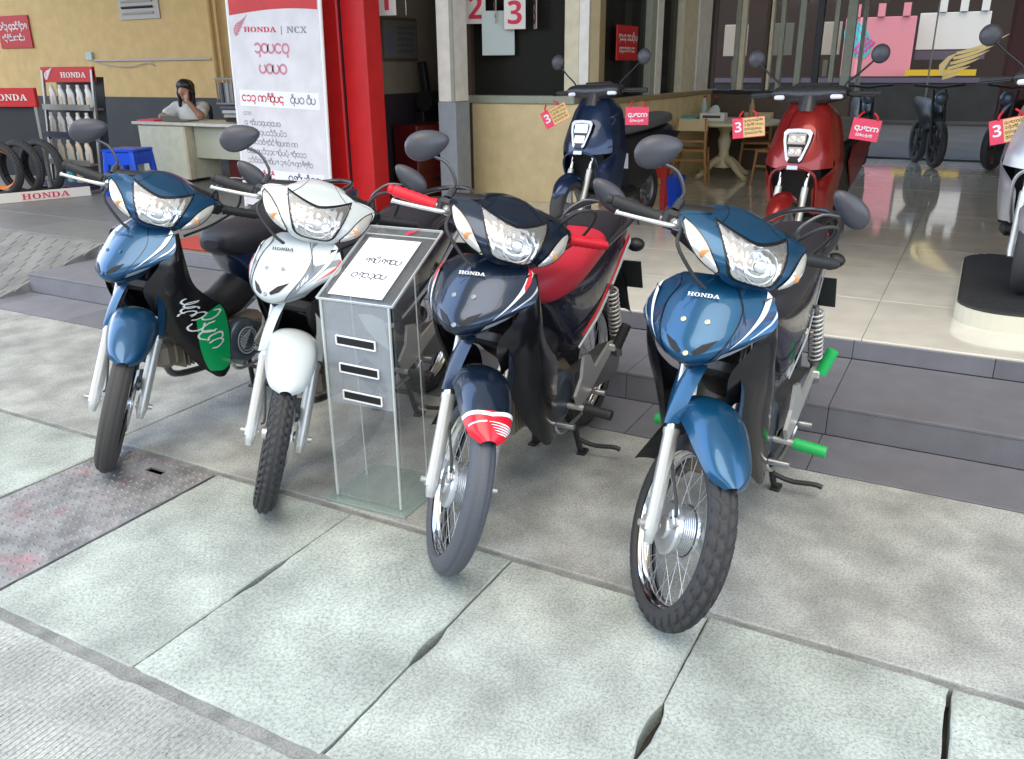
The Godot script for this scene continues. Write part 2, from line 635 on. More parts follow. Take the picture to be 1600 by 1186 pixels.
func tiles(parent: Node, called: String, x0: float, x1: float, z0: float, z1: float, w: float, d: float, y: float, th: float, key: String, rg: RandomNumberGenerator, gap := 0.003) -> void:
	var z = z0
	while z > z1 + 0.02:
		var zz = maxf(z - d, z1)
		var x = x0
		while x < x1 - 0.02:
			var xx = minf(x + w, x1)
			var s = Vector3(xx - x - gap, th, z - zz - gap)
			var me = bx(Vector3.ZERO, s, 0.0015)
			obj(called, me, M["%s%d" % [key, rg.randi() % 3]], parent, Transform3D(Basis(), Vector3((x + xx) * 0.5, y - th * 0.5 + rg.randf_range(-0.0005, 0.0005), (z + zz) * 0.5)))
			x = xx
		z = zz

func ground() -> void:
	var rg = RandomNumberGenerator.new()
	rg.seed = 21
	var road = struct("ground", bx(Vector3(0, -0.10, 20), Vector3(160, 0.02, 160)), M.road)
	var pave = struct("pavement", bx(Vector3(-1.0, -0.075, -0.2), Vector3(13.0, 0.03, 6.1)), M.soil)
	var C = ["concrete0", "concrete1", "concrete2", "concrete3"]
	var N = [[-1.757, -1.60, 0.11, 0.011], [-1.113, -1.56, 0.08, 0.013], [-0.474, -1.54, 0.085, 0.016], [0.147, -1.85, 0.16, 0.006], [-2.987, -1.55, 0.08, 0.008], [-1.757, -1.08, 0.04, 0.008], [-1.113, -1.1, 0.05, 0.006], [0.16, -2.05, 0.03, 0.008]]
	var g = 0.0015
	# near row
	for r in [[-5.4, -3.3], [-3.3, -1.1], [-1.1, 1.1], [1.1, 3.2]]:
		slab(pave, "concrete_slab", r[0] + g, r[1] - g, 1.6, -1.078, 0, 0.06, M.concrete_broom, rg, N)
	var lines = obj("broom_line", made(func(mb):
		for k in 120:
			mb.box(Vector3(-3.2 + k * 0.0175 + rg.randf() * 0.004, 0.0008, -0.62), Vector3(0.005, 0.0022, 0.86), Basis(Vector3.UP, 0.02))), M.concrete_broom, pave)
	lines.set_meta("kind", "stuff")
	# middle row
	var xs = [-5.4, -4.2, -2.987]
	for i in 2:
		slab(pave, "concrete_slab", xs[i] + g, xs[i + 1] - g, -1.112, -2.03, 0.002, 0.06, M[C[i]], rg, N)
	xs = [-2.415, -1.757, -1.113, -0.474, 0.147, 0.79, 1.43, 2.1, 3.2]
	for i in 8:
		slab(pave, "concrete_slab", xs[i] + g, xs[i + 1] - g, -1.112, -2.03, rg.randf_range(-0.002, 0.002), 0.06, M[C[(i * 2 + 1) % 3]], rg, N)
	# row below the steps
	xs = [-7.4, -5.2, -3.05, 3.2]
	for i in 3:
		slab(pave, "concrete_slab", xs[i] + g, xs[i + 1] - g, -2.052, -3.112, 0.004, 0.06, M[C[3]], rg, [], 0.002)
	# mortar in the two long joints
	obj("joint_mortar", bx(Vector3(-1.0, -0.03, -1.095), Vector3(8.8, 0.050, 0.05)), M.mortar, pave)
	obj("joint_mortar", bx(Vector3(-1.0, -0.03, -2.041), Vector3(8.8, 0.05, 0.04)), M.mortar, pave)
	# steel cover plate with raised lozenges and a lifting slot
	var pl = Mb.new()
	var px0 = -2.977
	var px1 = -2.422
	var pz0 = -1.12
	var pz1 = -2.022
	var hx0 = -2.70
	var hx1 = -2.61
	var hz0 = -1.925
	var hz1 = -1.955
	for r in [[px0, px1, pz0, hz0], [px0, hx0, hz0, hz1], [hx1, px1, hz0, hz1], [px0, px1, hz1, pz1]]:
		pl.box(Vector3((r[0] + r[1]) * 0.5, -0.004, (r[2] + r[3]) * 0.5), Vector3(r[1] - r[0], 0.008, absf(r[2] - r[3])))
	var plate = obj("cover_plate", pl.mesh(), M.checker_plate, pave)
	var loz = made(func(mb):
		var nx = 17
		var nz = 27
		for i in nx:
			for j in nz:
				var p = Vector3(px0 + 0.02 + i * 0.0322, 0.0, pz0 - 0.02 - j * 0.0332)
				if p.x > hx0 - 0.02 and p.x < hx1 + 0.02 and p.z < hz0 + 0.02 and p.z > hz1 - 0.02: continue
				var d = Vector3(1, 0, 0.25).normalized() if (i + j) % 2 else Vector3(-0.25, 0, 1).normalized()
				var n = d.cross(Vector3.UP)
				var a = p - d * 0.0145
				var b = p + d * 0.0145
				var u = p + n * 0.0052
				var w = p - n * 0.0052
				var up = Vector3(0, 0.0055, 0)
				mb.tri(a, u, p + up); mb.tri(u, b, p + up); mb.tri(b, w, p + up); mb.tri(w, a, p + up))
	var lz = obj("raised_pattern", loz, M.checker_plate, plate)
	lz.set_meta("kind", "stuff")

	# flush tile strip, step, tread, shop floors
	var strip = struct("step_foot", bx(Vector3(-1.6, -0.03, -3.30), Vector3(9.6, 0.04, 0.38)), M.grout)
	tiles(strip, "tile", -6.4, 3.2, -3.118, -3.488, 0.75, 0.4, 0.004, 0.012, "grey_tile", rg)
	var step = struct("step", bx(Vector3(-1.3, 0.055, -3.835), Vector3(9.0, 0.13, 0.66)), M.grout)
	tiles(step, "tread_tile", -5.79, 3.2, -3.488, -4.160, 0.9, 0.70, 0.136, 0.014, "grey_tile", rg)
	var x = -5.79
	while x < 3.1:
		obj("riser_tile", bx(Vector3.ZERO, Vector3(0.897, 0.117, 0.012), 0.0015), M["grey_tile%d" % (rg.randi() % 3)], step, Transform3D(Basis(), Vector3(x + 0.45, 0.0625, -3.497)))
		x += 0.9
	var base = struct("shop_floor", bx(Vector3(-5.2, 0.108, -8.65), Vector3(17.2, 0.23, 8.92)), M.grout)
	tiles(base, "floor_tile", -4.36, 3.2, -4.178, -12.95, 0.8, 0.8, 0.235, 0.011, "cream_tile", rg, 0.0022)
	tiles(base, "floor_tile", -13.6, -4.36, -4.178, -9.0, 0.6, 0.6, 0.234, 0.010, "shop_tile", rg)
	x = -5.79
	while x < 3.1:
		obj("riser_tile", bx(Vector3.ZERO, Vector3(0.597, 0.088, 0.012), 0.0015), M["grey_tile%d" % (rg.randi() % 3)], base, Transform3D(Basis(), Vector3(x + 0.3, 0.181, -4.172)))
		x += 0.6
	# ramp on the left
	var ramp = struct("ramp", made(func(mb):
		mb.prism(PackedVector2Array([Vector2(3.24, -0.02), Vector2(4.168, -0.02), Vector2(4.168, 0.234), Vector2(4.12, 0.231), Vector2(3.24, 0.006)]), -11.0, -5.80, Transform3D(Basis(Vector3(0, 0, -1), Vector3.UP, Vector3.RIGHT), Vector3.ZERO))), M.ramp_concrete)
	var ribs = made(func(mb):
		var r2 = RandomNumberGenerator.new()
		r2.seed = 8
		for i in 26:
			for j in 9:
				var zz = 3.30 + j * 0.095 + r2.randf_range(-0.01, 0.01)
				var xx = -9.6 + i * 0.15 + (0.07 if j % 2 else 0.0)
				var yy = 0.006 + (zz - 3.24) * 0.2557
				mb.box(Vector3(xx, yy + 0.001, -zz), Vector3(0.012, 0.006, 0.075), Basis(Vector3.UP, 0.35) * Basis(Vector3.RIGHT, 0.25)))
	var rb = obj("grip_rib", ribs, M.ramp_concrete, ramp)
	rb.set_meta("kind", "stuff")
	var dm = one("floor_mat", bx(Vector3(-4.86, 0.242, -4.56), Vector3(0.96, 0.012, 0.62), 0.004), M.mat_red, "red-brown mat lying on the grey shop floor at the top of the step", "mat")
	var rg2 = RandomNumberGenerator.new()
	rg2.seed = 17
	obj("printed_text", made(func(mb):
		var k = Mb.new()
		script_line(k, -0.35, 0.35, 0.0, 0.05, rg2, 0.0)
		k.xf(Transform3D(Basis(Vector3.RIGHT, -PI / 2), Vector3(-4.86, 0.2495, -4.6)))
		mb.v = k.v; mb.n = k.n; mb.uv = k.uv; mb.ix = k.ix), M.sign_white, dm)

# ------------------------------------------------------------------ building
func building() -> void:
	var H = 4.0
	struct("ceiling", bx(Vector3(-5.2, H + 0.15, -8.7), Vector3(17.6, 0.3, 9.4)), M.ceiling)  # out of view; height chosen to let more daylight inside
	struct("unseen_facade", bx(Vector3(-5.2, H + 2.3, -4.05), Vector3(17.6, 4.6, 0.3)), M.facade)  # out of view; placed to shade the ground towards the building
	var bw = one("workshop_wall", bx(Vector3(-10.4, 2.66, -8.72), Vector3(10.3, 3.1, 0.24)), M.cream_wall, "cream workshop back wall above a dark grey painted band", "wall")
	obj("painted_band", bx(Vector3(-10.4, 0.67, -8.715), Vector3(10.3, 0.88, 0.26)), M.dado, bw)
	var pt = one("partition_wall", bx(Vector3(-5.33, 2.63, -8.75), Vector3(0.16, 2.8, 4.5)), M.bay_wall, "dim brown partition wall with a black lower band, behind the red column", "wall")
	obj("painted_band", bx(Vector3(-5.33, 0.73, -8.75), Vector3(0.18, 1.0, 4.5)), M.bay_dado, pt)
	one("bay_end_wall", bx(Vector3(-4.9, 1.87, -11.1), Vector3(1.1, 3.8, 0.2)), M.bay_wall, "dark end wall of the narrow bay between red column and office", "wall")
	one("showroom_side_wall", bx(Vector3(3.3, 1.87, -8.6), Vector3(0.2, 3.8, 9.0)), M.low_wall, "plain right-hand side wall of the showroom", "wall")
	# red column with a slot for the roller shutter
	var rc = thing("red_column", "glossy red column with a dark vertical slot, beside the white banner", "column", Vector3(-5.05, 0.235, -6.35))
	obj("column_face", bx(Vector3(-0.18, 1.63, 0), Vector3(0.30, 3.26, 0.24), 0.012), M.red_paint, rc)
	obj("column_face", bx(Vector3(0.145, 1.63, 0.02), Vector3(0.25, 3.26, 0.24), 0.012), M.red_paint, rc)
	obj("shutter_slot", bx(Vector3(-0.005, 1.63, -0.01), Vector3(0.06, 3.26, 0.2)), M.shutter_gap, rc)
	# corner post of the office
	var cp = thing("corner_post", "off-white corner post on a grey-blue plinth, left of the office window", "post", Vector3(-4.40, 0.235, -7.0))
	obj("shaft", bx(Vector3(0, 2.1, 0), Vector3(0.18, 2.32, 0.24), 0.006), M.post_white, cp)
	obj("edge_strip", bx(Vector3(0.072, 2.1, 0.013), Vector3(0.035, 2.32, 0.24), 0.004), M.frame_green, cp)
	obj("plinth", bx(Vector3(0, 0.47, 0.0), Vector3(0.19, 0.94, 0.255), 0.006), M.post_base, cp)
	# office front
	var ow = thing("office_wall", "office front wall with cream lower panel and a dark window", "wall", Vector3(0, 0, -7.4))
	obj("lower_panel", bx(Vector3(-3.83, 0.69, -0.07), Vector3(1.5, 0.91, 0.14), 0.004), M.low_wall, ow)
	obj("sill", bx(Vector3(-3.96, 1.182, -0.05), Vector3(1.24, 0.072, 0.16), 0.006), M.frame_green, ow)
	obj("window_pane", bx(Vector3(-4.02, 2.36, -0.06), Vector3(1.12, 2.28, 0.006)), M.glass_smoke, ow)
	obj("window_frame", bx(Vector3(-4.57, 2.36, -0.05), Vector3(0.03, 2.28, 0.06)), M.dark_metal, ow)
	obj("pilaster", bx(Vector3(-3.385, 2.36, -0.06), Vector3(0.145, 2.28, 0.12), 0.004), M.frame_cream, ow)
	obj("pilaster", bx(Vector3(-3.262, 2.36, -0.05), Vector3(0.095, 2.28, 0.12), 0.004), M.post_white, ow)
	obj("pilaster", bx(Vector3(-3.165, 2.36, -0.07), Vector3(0.095, 2.28, 0.13), 0.004), M.frame_tan, ow)
	# office side with windows, running back
	var os = thing("office_wall", "office side wall running back, olive lower panel with narrow dark windows above", "wall", Vector3(-3.1, 0, 0))
	obj("lower_panel", bx(Vector3(-0.03, 0.69, -9.3), Vector3(0.12, 0.91, 3.5), 0.004), M.low_wall, os)
	obj("sill", bx(Vector3(-0.02, 1.165, -9.3), Vector3(0.15, 0.05, 3.5), 0.005), M.frame_tan, os)
	for r in [[-7.5, -8.62], [-8.98, -9.62]]:
		obj("window_pane", bx(Vector3(-0.04, 2.33, (r[0] + r[1]) * 0.5), Vector3(0.006, 2.3, r[0] - r[1])), M.glass_smoke, os)
	obj("mullion", bx(Vector3(-0.02, 2.33, -8.70), Vector3(0.09, 2.3, 0.14), 0.004), M.frame_green, os)
	obj("mullion", bx(Vector3(-0.015, 2.33, -8.88), Vector3(0.09, 2.3, 0.18), 0.004), M.post_white, os)
	obj("mullion", bx(Vector3(-0.02, 2.33, -9.87), Vector3(0.12, 2.3, 0.5), 0.004), M.frame_cream, os)
	obj("mullion", bx(Vector3(-0.01, 2.33, -10.4), Vector3(0.12, 2.3, 0.5), 0.004), M.post_white, os)
	one("office_back_wall", bx(Vector3(-3.8, 1.87, -11.1), Vector3(1.36, 3.8, 0.18)), M.brown_wall, "brown back wall inside the office", "wall")
	one("office_end_wall", bx(Vector3(-4.50, 1.87, -9.2), Vector3(0.12, 3.8, 3.6)), M.brown_wall, "dim brown wall inside the office, seen through its window", "wall")
	# window wall at the back, left of the glass front
	var dw = thing("back_window_wall", "back wall of narrow windows between pale posts, behind the white table", "wall", Vector3(0, 0, -10.9))
	obj("lower_panel", bx(Vector3(-2.25, 0.69, -0.06), Vector3(1.64, 0.91, 0.12), 0.004), M.brown_wall, dw)
	obj("sill", bx(Vector3(-2.25, 1.16, -0.04), Vector3(1.64, 0.035, 0.15), 0.004), M.dark_metal, dw)
	obj("window_pane", bx(Vector3(-2.25, 2.33, -0.06), Vector3(1.64, 2.3, 0.006)), M.glass, dw)
	for r in [[-2.80, 0.06, "frame_green"], [-2.735, 0.06, "frame_cream"], [-2.45, 0.035, "brown_wall"], [-2.40, 0.035, "frame_cream"], [-2.28, 0.05, "frame_green"], [-2.06, 0.07, "frame_green"], [-1.86, 0.07, "dark_metal"], [-1.68, 0.05, "frame_green"], [-1.52, 0.10, "frame_green"]]:
		obj("window_post", bx(Vector3(r[0], 2.33, -0.05), Vector3(r[1], 2.3, 0.09), 0.003), M[r[2]], dw)
	# glass wall at the far end
	var gw = thing("glass_wall", "tall glass wall at the far end of the showroom, looking onto the back street", "window", Vector3(0, 0, -12.95))
	for k in 2:
		obj("glass_pane", bx(Vector3(-1.19 + k * 0.86, 1.25, 0), Vector3(0.84, 2.02, 0.008)), M.glass, gw)
	obj("frame_post", bx(Vector3(-1.63, 1.25, 0.02), Vector3(0.05, 2.02, 0.06)), M.frame_green, gw)
	obj("frame_post", bx(Vector3(-0.76, 1.25, 0.02), Vector3(0.018, 2.02, 0.04)), M.frame_green, gw)
	obj("frame_post", bx(Vector3(0.10, 1.25, 0.02), Vector3(0.04, 2.02, 0.06)), M.maroon_wall, gw)
	obj("frame_rail", bx(Vector3(-0.78, 0.25, 0.02), Vector3(1.74, 0.03, 0.06)), M.dark_metal, gw)
	var mw = one("maroon_wall", bx(Vector3(1.66, 1.87, -12.95), Vector3(3.08, 3.8, 0.2)), M.maroon_wall, "dark maroon wall at the far right, carrying a golden wing badge", "wall")
	obj("header_beam", bx(Vector3(-0.78, 3.13, -12.95), Vector3(1.8, 1.74, 0.2)), M.brown_wall, mw)
	var wg = thing("wing_badge", "golden wing badge of swept feathers fixed high on the maroon wall", "badge", Vector3(-0.60, 1.32, -12.75))
	obj("feathers", made(func(mb): wing(mb, 0.0, 0.05, Transform3D(Basis(Vector3(0.72, 0.06, 0), Vector3(0.0, 0.46, 0), Vector3(0, 0, 1)), Vector3(0, 0.12, 0)))), M.gold, wg)

# ------------------------------------------------------------------ street behind the glass
func back_street() -> void:
	struct("unseen_street_row", made(func(mb):
		for k in 9:
			mb.box(Vector3(-36 + k * 9.0, 1.9 + 0.3 * (k % 3), 19.0 + 0.4 * (k % 2)), Vector3(8.8, 3.9 + 0.6 * (k % 3), 1.0))), M.rear_front2)  # unseen row behind the camera, placed to darken low reflections
	one("backdrop_building", bx(Vector3(-3, 4.0, -24.5), Vector3(30, 8.0, 0.4)), M.rear_front, "dark backdrop building across the back street, hiding the sky above the billboards", "building")  # backdrop placed to hide the sky and dim the back street
	struct("back_road", bx(Vector3(-3, 0.18, -19.5), Vector3(26, 0.05, 13.0)), M.road_dark)
	var pb = thing("pink_billboard", "pink billboard with a colourful balloon print, seen through the far glass", "billboard", Vector3(-2.35, 0.2, -21.2))
	obj("board", bx(Vector3(0, 1.58, 0), Vector3(1.42, 1.25, 0.08), 0.01), M.board_pink, pb)
	obj("balloon_print", made(func(mb):
		for k in 6:
			var a = PackedVector2Array()
			for i in 9:
				var th = lerpf(-PI / 2, PI / 2, i / 8.0)
				a.append(Vector2(sin(lerpf(-1.4, 1.4, k / 6.0)) * cos(th) * 0.26, sin(th) * 0.42))
			for i in 9:
				var th = lerpf(PI / 2, -PI / 2, i / 8.0)
				a.append(Vector2(sin(lerpf(-1.4, 1.4, (k + 0.8) / 6.0)) * cos(th) * 0.26, sin(th) * 0.42))
			mb.prism(a, 0.0, 0.004, Transform3D(Basis(Vector3(0, 0, 1), 0.5), Vector3(-0.42, 1.75, 0.045)))), M.cyan, pb)
	obj("balloon_stripe", made(func(mb):
		for k in 3:
			mb.box(Vector3(-0.36 + k * 0.07, 1.66 - k * 0.05, 0.056), Vector3(0.05, 0.42, 0.004), Basis(Vector3(0, 0, 1), -0.8))), M.magenta, pb)
	obj("base_strip", bx(Vector3(0, 0.86, 0.0), Vector3(1.42, 0.14, 0.07)), M.hoarding_grey, pb)
	for k in 3:
		obj("lamp_arm", bx(Vector3(-0.5 + k * 0.5, 2.34, 0.05), Vector3(0.14, 0.26, 0.1)), M.board_pink, pb)
	obj("support", bx(Vector3(0, 0.45, 0), Vector3(0.1, 0.9, 0.06)), M.hoarding_grey, pb)
	var wb = thing("white_billboard", "blank white billboard above a yellow barrier, seen through the far glass", "billboard", Vector3(-0.93, 0.2, -21.6))
	obj("board", bx(Vector3(0, 1.90, 0), Vector3(1.36, 0.74, 0.08), 0.01), M.board_white, wb)
	obj("base_strip", bx(Vector3(0, 1.42, 0.0), Vector3(1.36, 0.18, 0.07)), M.hoarding_violet, wb)
	for k in 3:
		obj("lamp_arm", bx(Vector3(-0.25 + k * 0.4, 2.4, 0.05), Vector3(0.15, 0.24, 0.1)), M.board_white, wb)
	obj("support", bx(Vector3(0, 0.65, 0), Vector3(0.1, 1.34, 0.06)), M.hoarding_grey, wb)
	var yb = thing("yellow_barrier", "yellow-topped street barrier below the billboards", "barrier", Vector3(-2.0, 0.2, -20.9))
	obj("barrier_body", bx(Vector3(0.0, 0.55, 0), Vector3(8.0, 0.9, 0.1)), M.dado, yb)
	obj("yellow_rail", bx(Vector3(0.98, 1.07, 0.01), Vector3(1.35, 0.12, 0.1)), M.yellow, yb)
	obj("dark_rail", bx(Vector3(0.0, 0.92, 0.02), Vector3(8.0, 0.10, 0.1)), M.hoarding_violet, yb)
	for k in 4:
		var hb = thing("grey_hoarding", ["leftmost pale hoarding behind the window posts", "second pale hoarding from the left behind the window posts", "third pale hoarding from the left behind the window posts", "pale hoarding behind the window posts, nearest the pink billboard"][k], "hoarding", Vector3(-6.6 + k * 1.05, 0.2, -21.5), 0, "pale hoardings along the back street")
		obj("board", bx(Vector3(0, 1.80, 0), Vector3(0.55, 0.7, 0.06), 0.01), M.louver if k % 2 else M.hoarding_grey, hb)
		obj("post", bx(Vector3(0, 0.68, 0), Vector3(0.1, 1.34, 0.05)), M.hoarding_grey, hb)
	# dark motorcycles lined up before the glass
	for k in [0, 2, 4]:
		var mk = thing("dark_motorcycle", ["dark motorcycle silhouette before the far glass, behind the red scooter", "dark motorcycle standing left of centre before the far glass", "middle dark motorcycle before the far glass", "fourth dark motorcycle from the left before the far glass", "dark motorcycle before the maroon wall, behind the silver scooter"][k], "motorcycle", Vector3(-1.45 + k * 0.44 + [0.0, 0.05, -0.08, 0.04, 0.0][k], 0.235, -12.35 + [0.0, 0.1, -0.05, 0.15, -0.1][k]), [0.25, -0.3, 0.35, 0.1, -0.4][k], "dark motorcycles at the far end of the showroom")
		for s in [-0.28, 0.45]:
			obj("wheel", cached("dm_wheel", func(mb):
				for q in 7:
					mb.tube([Vector3(0, cos(q * TAU / 7) * 0.05, sin(q * TAU / 7) * 0.05), Vector3(0, cos(q * TAU / 7) * 0.225, sin(q * TAU / 7) * 0.225)], 0.018, 6)
				mb.turned([Vector2(0, -0.05), Vector2(0.07, -0.04), Vector2(0.07, 0.04), Vector2(0, 0.05)], Vector3.ZERO, Vector3.RIGHT, 16)
				mb.lathe([Vector2(0.22, -0.03), Vector2(0.27, -0.04), Vector2(0.285, 0), Vector2(0.27, 0.04), Vector2(0.22, 0.03), Vector2(0.22, -0.03)], Vector3.ZERO, Vector3.RIGHT, 24)), M.rubber, mk, Transform3D(Basis(), Vector3(0, 0.285, s)))
		obj("body", cached("dm_body", func(mb):
			mb.loft([ring(Vector3(0, 0.55, 0.4), 0.05, 0.06, 12), ring(Vector3(0, 0.6, 0.25), 0.11, 0.14, 12), ring(Vector3(0, 0.6, 0.05), 0.13, 0.2, 12), ring(Vector3(0, 0.72, -0.3), 0.12, 0.1, 12), ring(Vector3(0, 0.78, -0.6), 0.05, 0.04, 12)])
			mb.tube([Vector3(-0.3, 0.98, 0.2), Vector3(0, 0.95, 0.26), Vector3(0.3, 0.98, 0.2)], 0.016, 8)
			for s in [-1, 1]:
				mb.tube([Vector3(s * 0.07, 0.285, 0.45), Vector3(s * 0.07, 0.92, 0.24)], 0.02, 8)), M[["dark_metal", "tool_red", "dark_metal", "hoarding_violet", "dark_metal"][k]], mk)
		obj("headlight", cached("dm_hl", func(mb): mb.ball(Vector3(0, 0.83, 0.36), Vector3(0.08, 0.08, 0.05))), M.engine_cover, mk)

# ------------------------------------------------------------------ workshop and office things
func sign_board(called: String, label: String, c: Vector3, w: float, h: float, yaw: float, seed_: int) -> void:
	var t = thing(called, label, "sign", c, yaw)
	obj("board", bx(Vector3.ZERO, Vector3(w, h, 0.015), 0.003), M.sign_red, t)
	var rg = RandomNumberGenerator.new()
	rg.seed = seed_
	line(t, "sign_white", rg, -w * 0.45, w * 0.47, h * 0.08, h * 0.15, 0.0095, 0.26)
	line(t, "sign_white", rg, -w * 0.40, w * 0.38, -h * 0.26, h * 0.13, 0.0095, 0.26)

func bottle(at: Vector3, m: Material, label: String, group: String, h: float, yaw: float) -> void:
	var t = thing("oil_bottle", label, "bottle", at, yaw, group)
	obj("bottle_body", cached("bot%s" % h, func(mb):
		var sec = []
		for e in [[0.0, 0.040, 0.024], [0.01, 0.044, 0.027], [h * 0.62, 0.044, 0.027], [h * 0.78, 0.034, 0.024], [h * 0.86, 0.018, 0.018], [h * 0.9, 0.016, 0.016]]:
			var p = PackedVector3Array()
			for k in 12:
				var a = TAU * k / 12
				p.append(Vector3(cos(a) * e[1] - (0.014 if e[0] > h * 0.7 else 0.0), e[0], sin(a) * e[2]))
			sec.append(p)
		mb.loft(sec)), m, t)
	obj("cap", cached("cap%s" % h, func(mb): mb.tube([Vector3(-0.014, h * 0.89, 0), Vector3(-0.014, h, 0)], 0.018, 10)), M.sign_white, t)
	obj("printed_label", cached("lab%s" % h, func(mb): mb.box(Vector3(0.0, h * 0.32, 0.028), Vector3(0.055, h * 0.34, 0.003))), M.bottle_cream if m == M.bottle_white else M.paper_dim, t)

func honda_board(at: Vector3, w: float, h: float, yaw: float, size: float, label: String) -> void:
	var t = thing("name_board", label, "sign", at, yaw, "white name boards on the workshop floor")
	obj("board", bx(Vector3(0, h * 0.5, 0), Vector3(w, h, 0.02), 0.002), M.sign_white, t)
	obj("maker_lettering", text("HONDA", size, "Droid Serif", 0.003), M.ink_red, t, Transform3D(Basis().scaled(Vector3(1.35, 0.9, 1)), Vector3(0, h * 0.48, 0.012)))

func workshop() -> void:
	sign_board("wall_sign", "red wall sign with two rows of script on the workshop wall", Vector3(-13.25, 2.03, -8.58), 0.78, 0.46, 0, 41)
	var lv = thing("louvred_vent", "pale framed louvred vent high on the workshop wall above the seated person", "vent", Vector3(-10.42, 2.35, -8.59))
	obj("frame", bx(Vector3(0, 0, -0.005), Vector3(0.80, 0.46, 0.03), 0.006), M.louver, lv)
	for k in 5:
		obj("slat", bx(Vector3(-0.02, -0.15 + k * 0.075, 0.018), Vector3(0.62, 0.03, 0.02), 0.003, Basis(Vector3.RIGHT, 0.5)), M.dark_metal if k % 2 else M.louver, lv)
	var so = thing("wall_socket", "small white socket box on the workshop wall with a drooping cable", "socket", Vector3(-11.6, 1.665, -8.58))
	obj("box", bx(Vector3.ZERO, Vector3(0.14, 0.11, 0.05), 0.008), M.paper_dim, so)
	obj("conduit", bx(Vector3(1.25, -0.06, 0), Vector3(2.4, 0.03, 0.025), 0.004), M.louver, so)
	obj("cable", made(func(mb): mb.tube(spline([Vector3(0.02, -0.05, 0.02), Vector3(0.3, -0.11, 0.02), Vector3(0.8, -0.15, 0.02), Vector3(1.2, -0.10, 0.02), Vector3(1.35, -0.14, 0.02)], 20), 0.007, 6)), M.louver, so)
	one("wall_pipe", made(func(mb):
		mb.tube([Vector3(-9.05, 1.1, -8.54), Vector3(-9.05, 3.4, -8.54)], 0.035, 12)
		mb.tube([Vector3(-8.93, 1.1, -8.54), Vector3(-8.93, 3.4, -8.54)], 0.025, 12)), M.cream_wall, "pair of cream pipes running up the workshop wall beside the banner", "pipe")
	# bottle rack
	var rk = thing("oil_rack", "tall leaning display rack with a red header and shelves of oil bottles", "display rack", Vector3(-8.72, 0.235, -6.05), 0.0)
	for s in [-1, 1]:
		obj("side_rail", bx(Vector3(s * 0.41, 0.62, -0.03), Vector3(0.03, 1.26, 0.03), 0.003, Basis(Vector3.RIGHT, -0.10)), M.rack_grey, rk)
		obj("foot_rail", bx(Vector3(s * 0.41, 0.02, 0.0), Vector3(0.03, 0.03, 0.42), 0.003), M.rack_grey, rk)
	var hd = obj("header", bx(Vector3(0, 1.20, -0.10), Vector3(0.85, 0.155, 0.04), 0.004), M.sign_red, rk)
	obj("maker_lettering", text("HONDA", 0.085, "Droid Serif", 0.004), M.sign_white, hd, Transform3D(Basis().scaled(Vector3(1.25, 0.85, 1)), Vector3(0.11, 1.195, -0.077)))
	obj("wing_mark", made(func(mb): wing(mb, 0.0, 0.004, Transform3D(Basis(Vector3(0.16, 0, 0), Vector3(0, 0.13, 0), Vector3(0, 0, 1)), Vector3(-0.36, 1.195, -0.079)))), M.sign_white, hd)
	var tiers = [[0.86, -0.09, "bottle_white", "rack_grey"], [0.58, -0.03, "bottle_white", "shelf_navy"], [0.30, 0.03, "bottle_cream", "rack_grey"], [0.07, 0.08, "bottle_teal", "shelf_navy"]]
	var ordi = ["leftmost", "second from the left", "middle", "second from the right", "rightmost"]
	var shelfn = ["top", "second", "third", "bottom"]
	for k in 4:
		var e: Array = tiers[k]
		obj("shelf", bx(Vector3(0, e[0] - 0.012, e[1]), Vector3(0.79, 0.02, 0.16), 0.003), M[e[3]], rk)
		obj("shelf_lip", bx(Vector3(0, e[0] + 0.01, e[1] + 0.085), Vector3(0.79, 0.06, 0.012), 0.002), M[e[3]], rk)
		for i in 5:
			if k == 3 and (i == 0 or i == 4): continue
			var hh: float = 0.235 if k < 3 else 0.15
			bottle(Vector3(-8.72 - 0.30 + i * 0.15, 0.236 + e[0], -6.05 + e[1]), M[e[2]] if not (k == 3 and i == 3) else M.bottle_gold, "%s oil bottle on the %s shelf of the oil rack" % [ordi[i], shelfn[k]], "oil bottles on the display rack", hh, 0.15 * (i % 3 - 1))
	obj("back_panel", bx(Vector3(0, 0.6, -0.17), Vector3(0.78, 1.15, 0.01), 0, Basis(Vector3.RIGHT, -0.1)), M.dado, rk)
	# tyre rack with three tyres
	var tr = thing("tyre_rack", "red tyre stand with a red name header at the left edge", "display rack", Vector3(-9.15, 0.235, -5.55), 0.25)
	obj("header", bx(Vector3(0.0, 0.98, -0.1), Vector3(0.9, 0.19, 0.05), 0.005), M.sign_red, tr)
	obj("maker_lettering", text("HONDA", 0.10, "Droid Serif", 0.004), M.sign_white, tr, Transform3D(Basis().scaled(Vector3(1.2, 0.85, 1)), Vector3(0.12, 0.98, -0.07)))
	for s in [-1, 1]:
		obj("upright", bx(Vector3(s * 0.42, 0.5, -0.1), Vector3(0.035, 0.98, 0.035), 0.003), M.rack_grey, tr)
	for s in [-1, 1]:
		obj("red_leg", bx(Vector3(0.08, 0.20, 0.42 + s * 0.08), Vector3(0.06, 0.42, 0.05), 0.005, Basis(Vector3.RIGHT, s * 0.3)), M.red_plastic, tr)
	obj("back_panel", bx(Vector3(0, 0.55, -0.13), Vector3(0.82, 0.75, 0.01)), M.dado, tr)
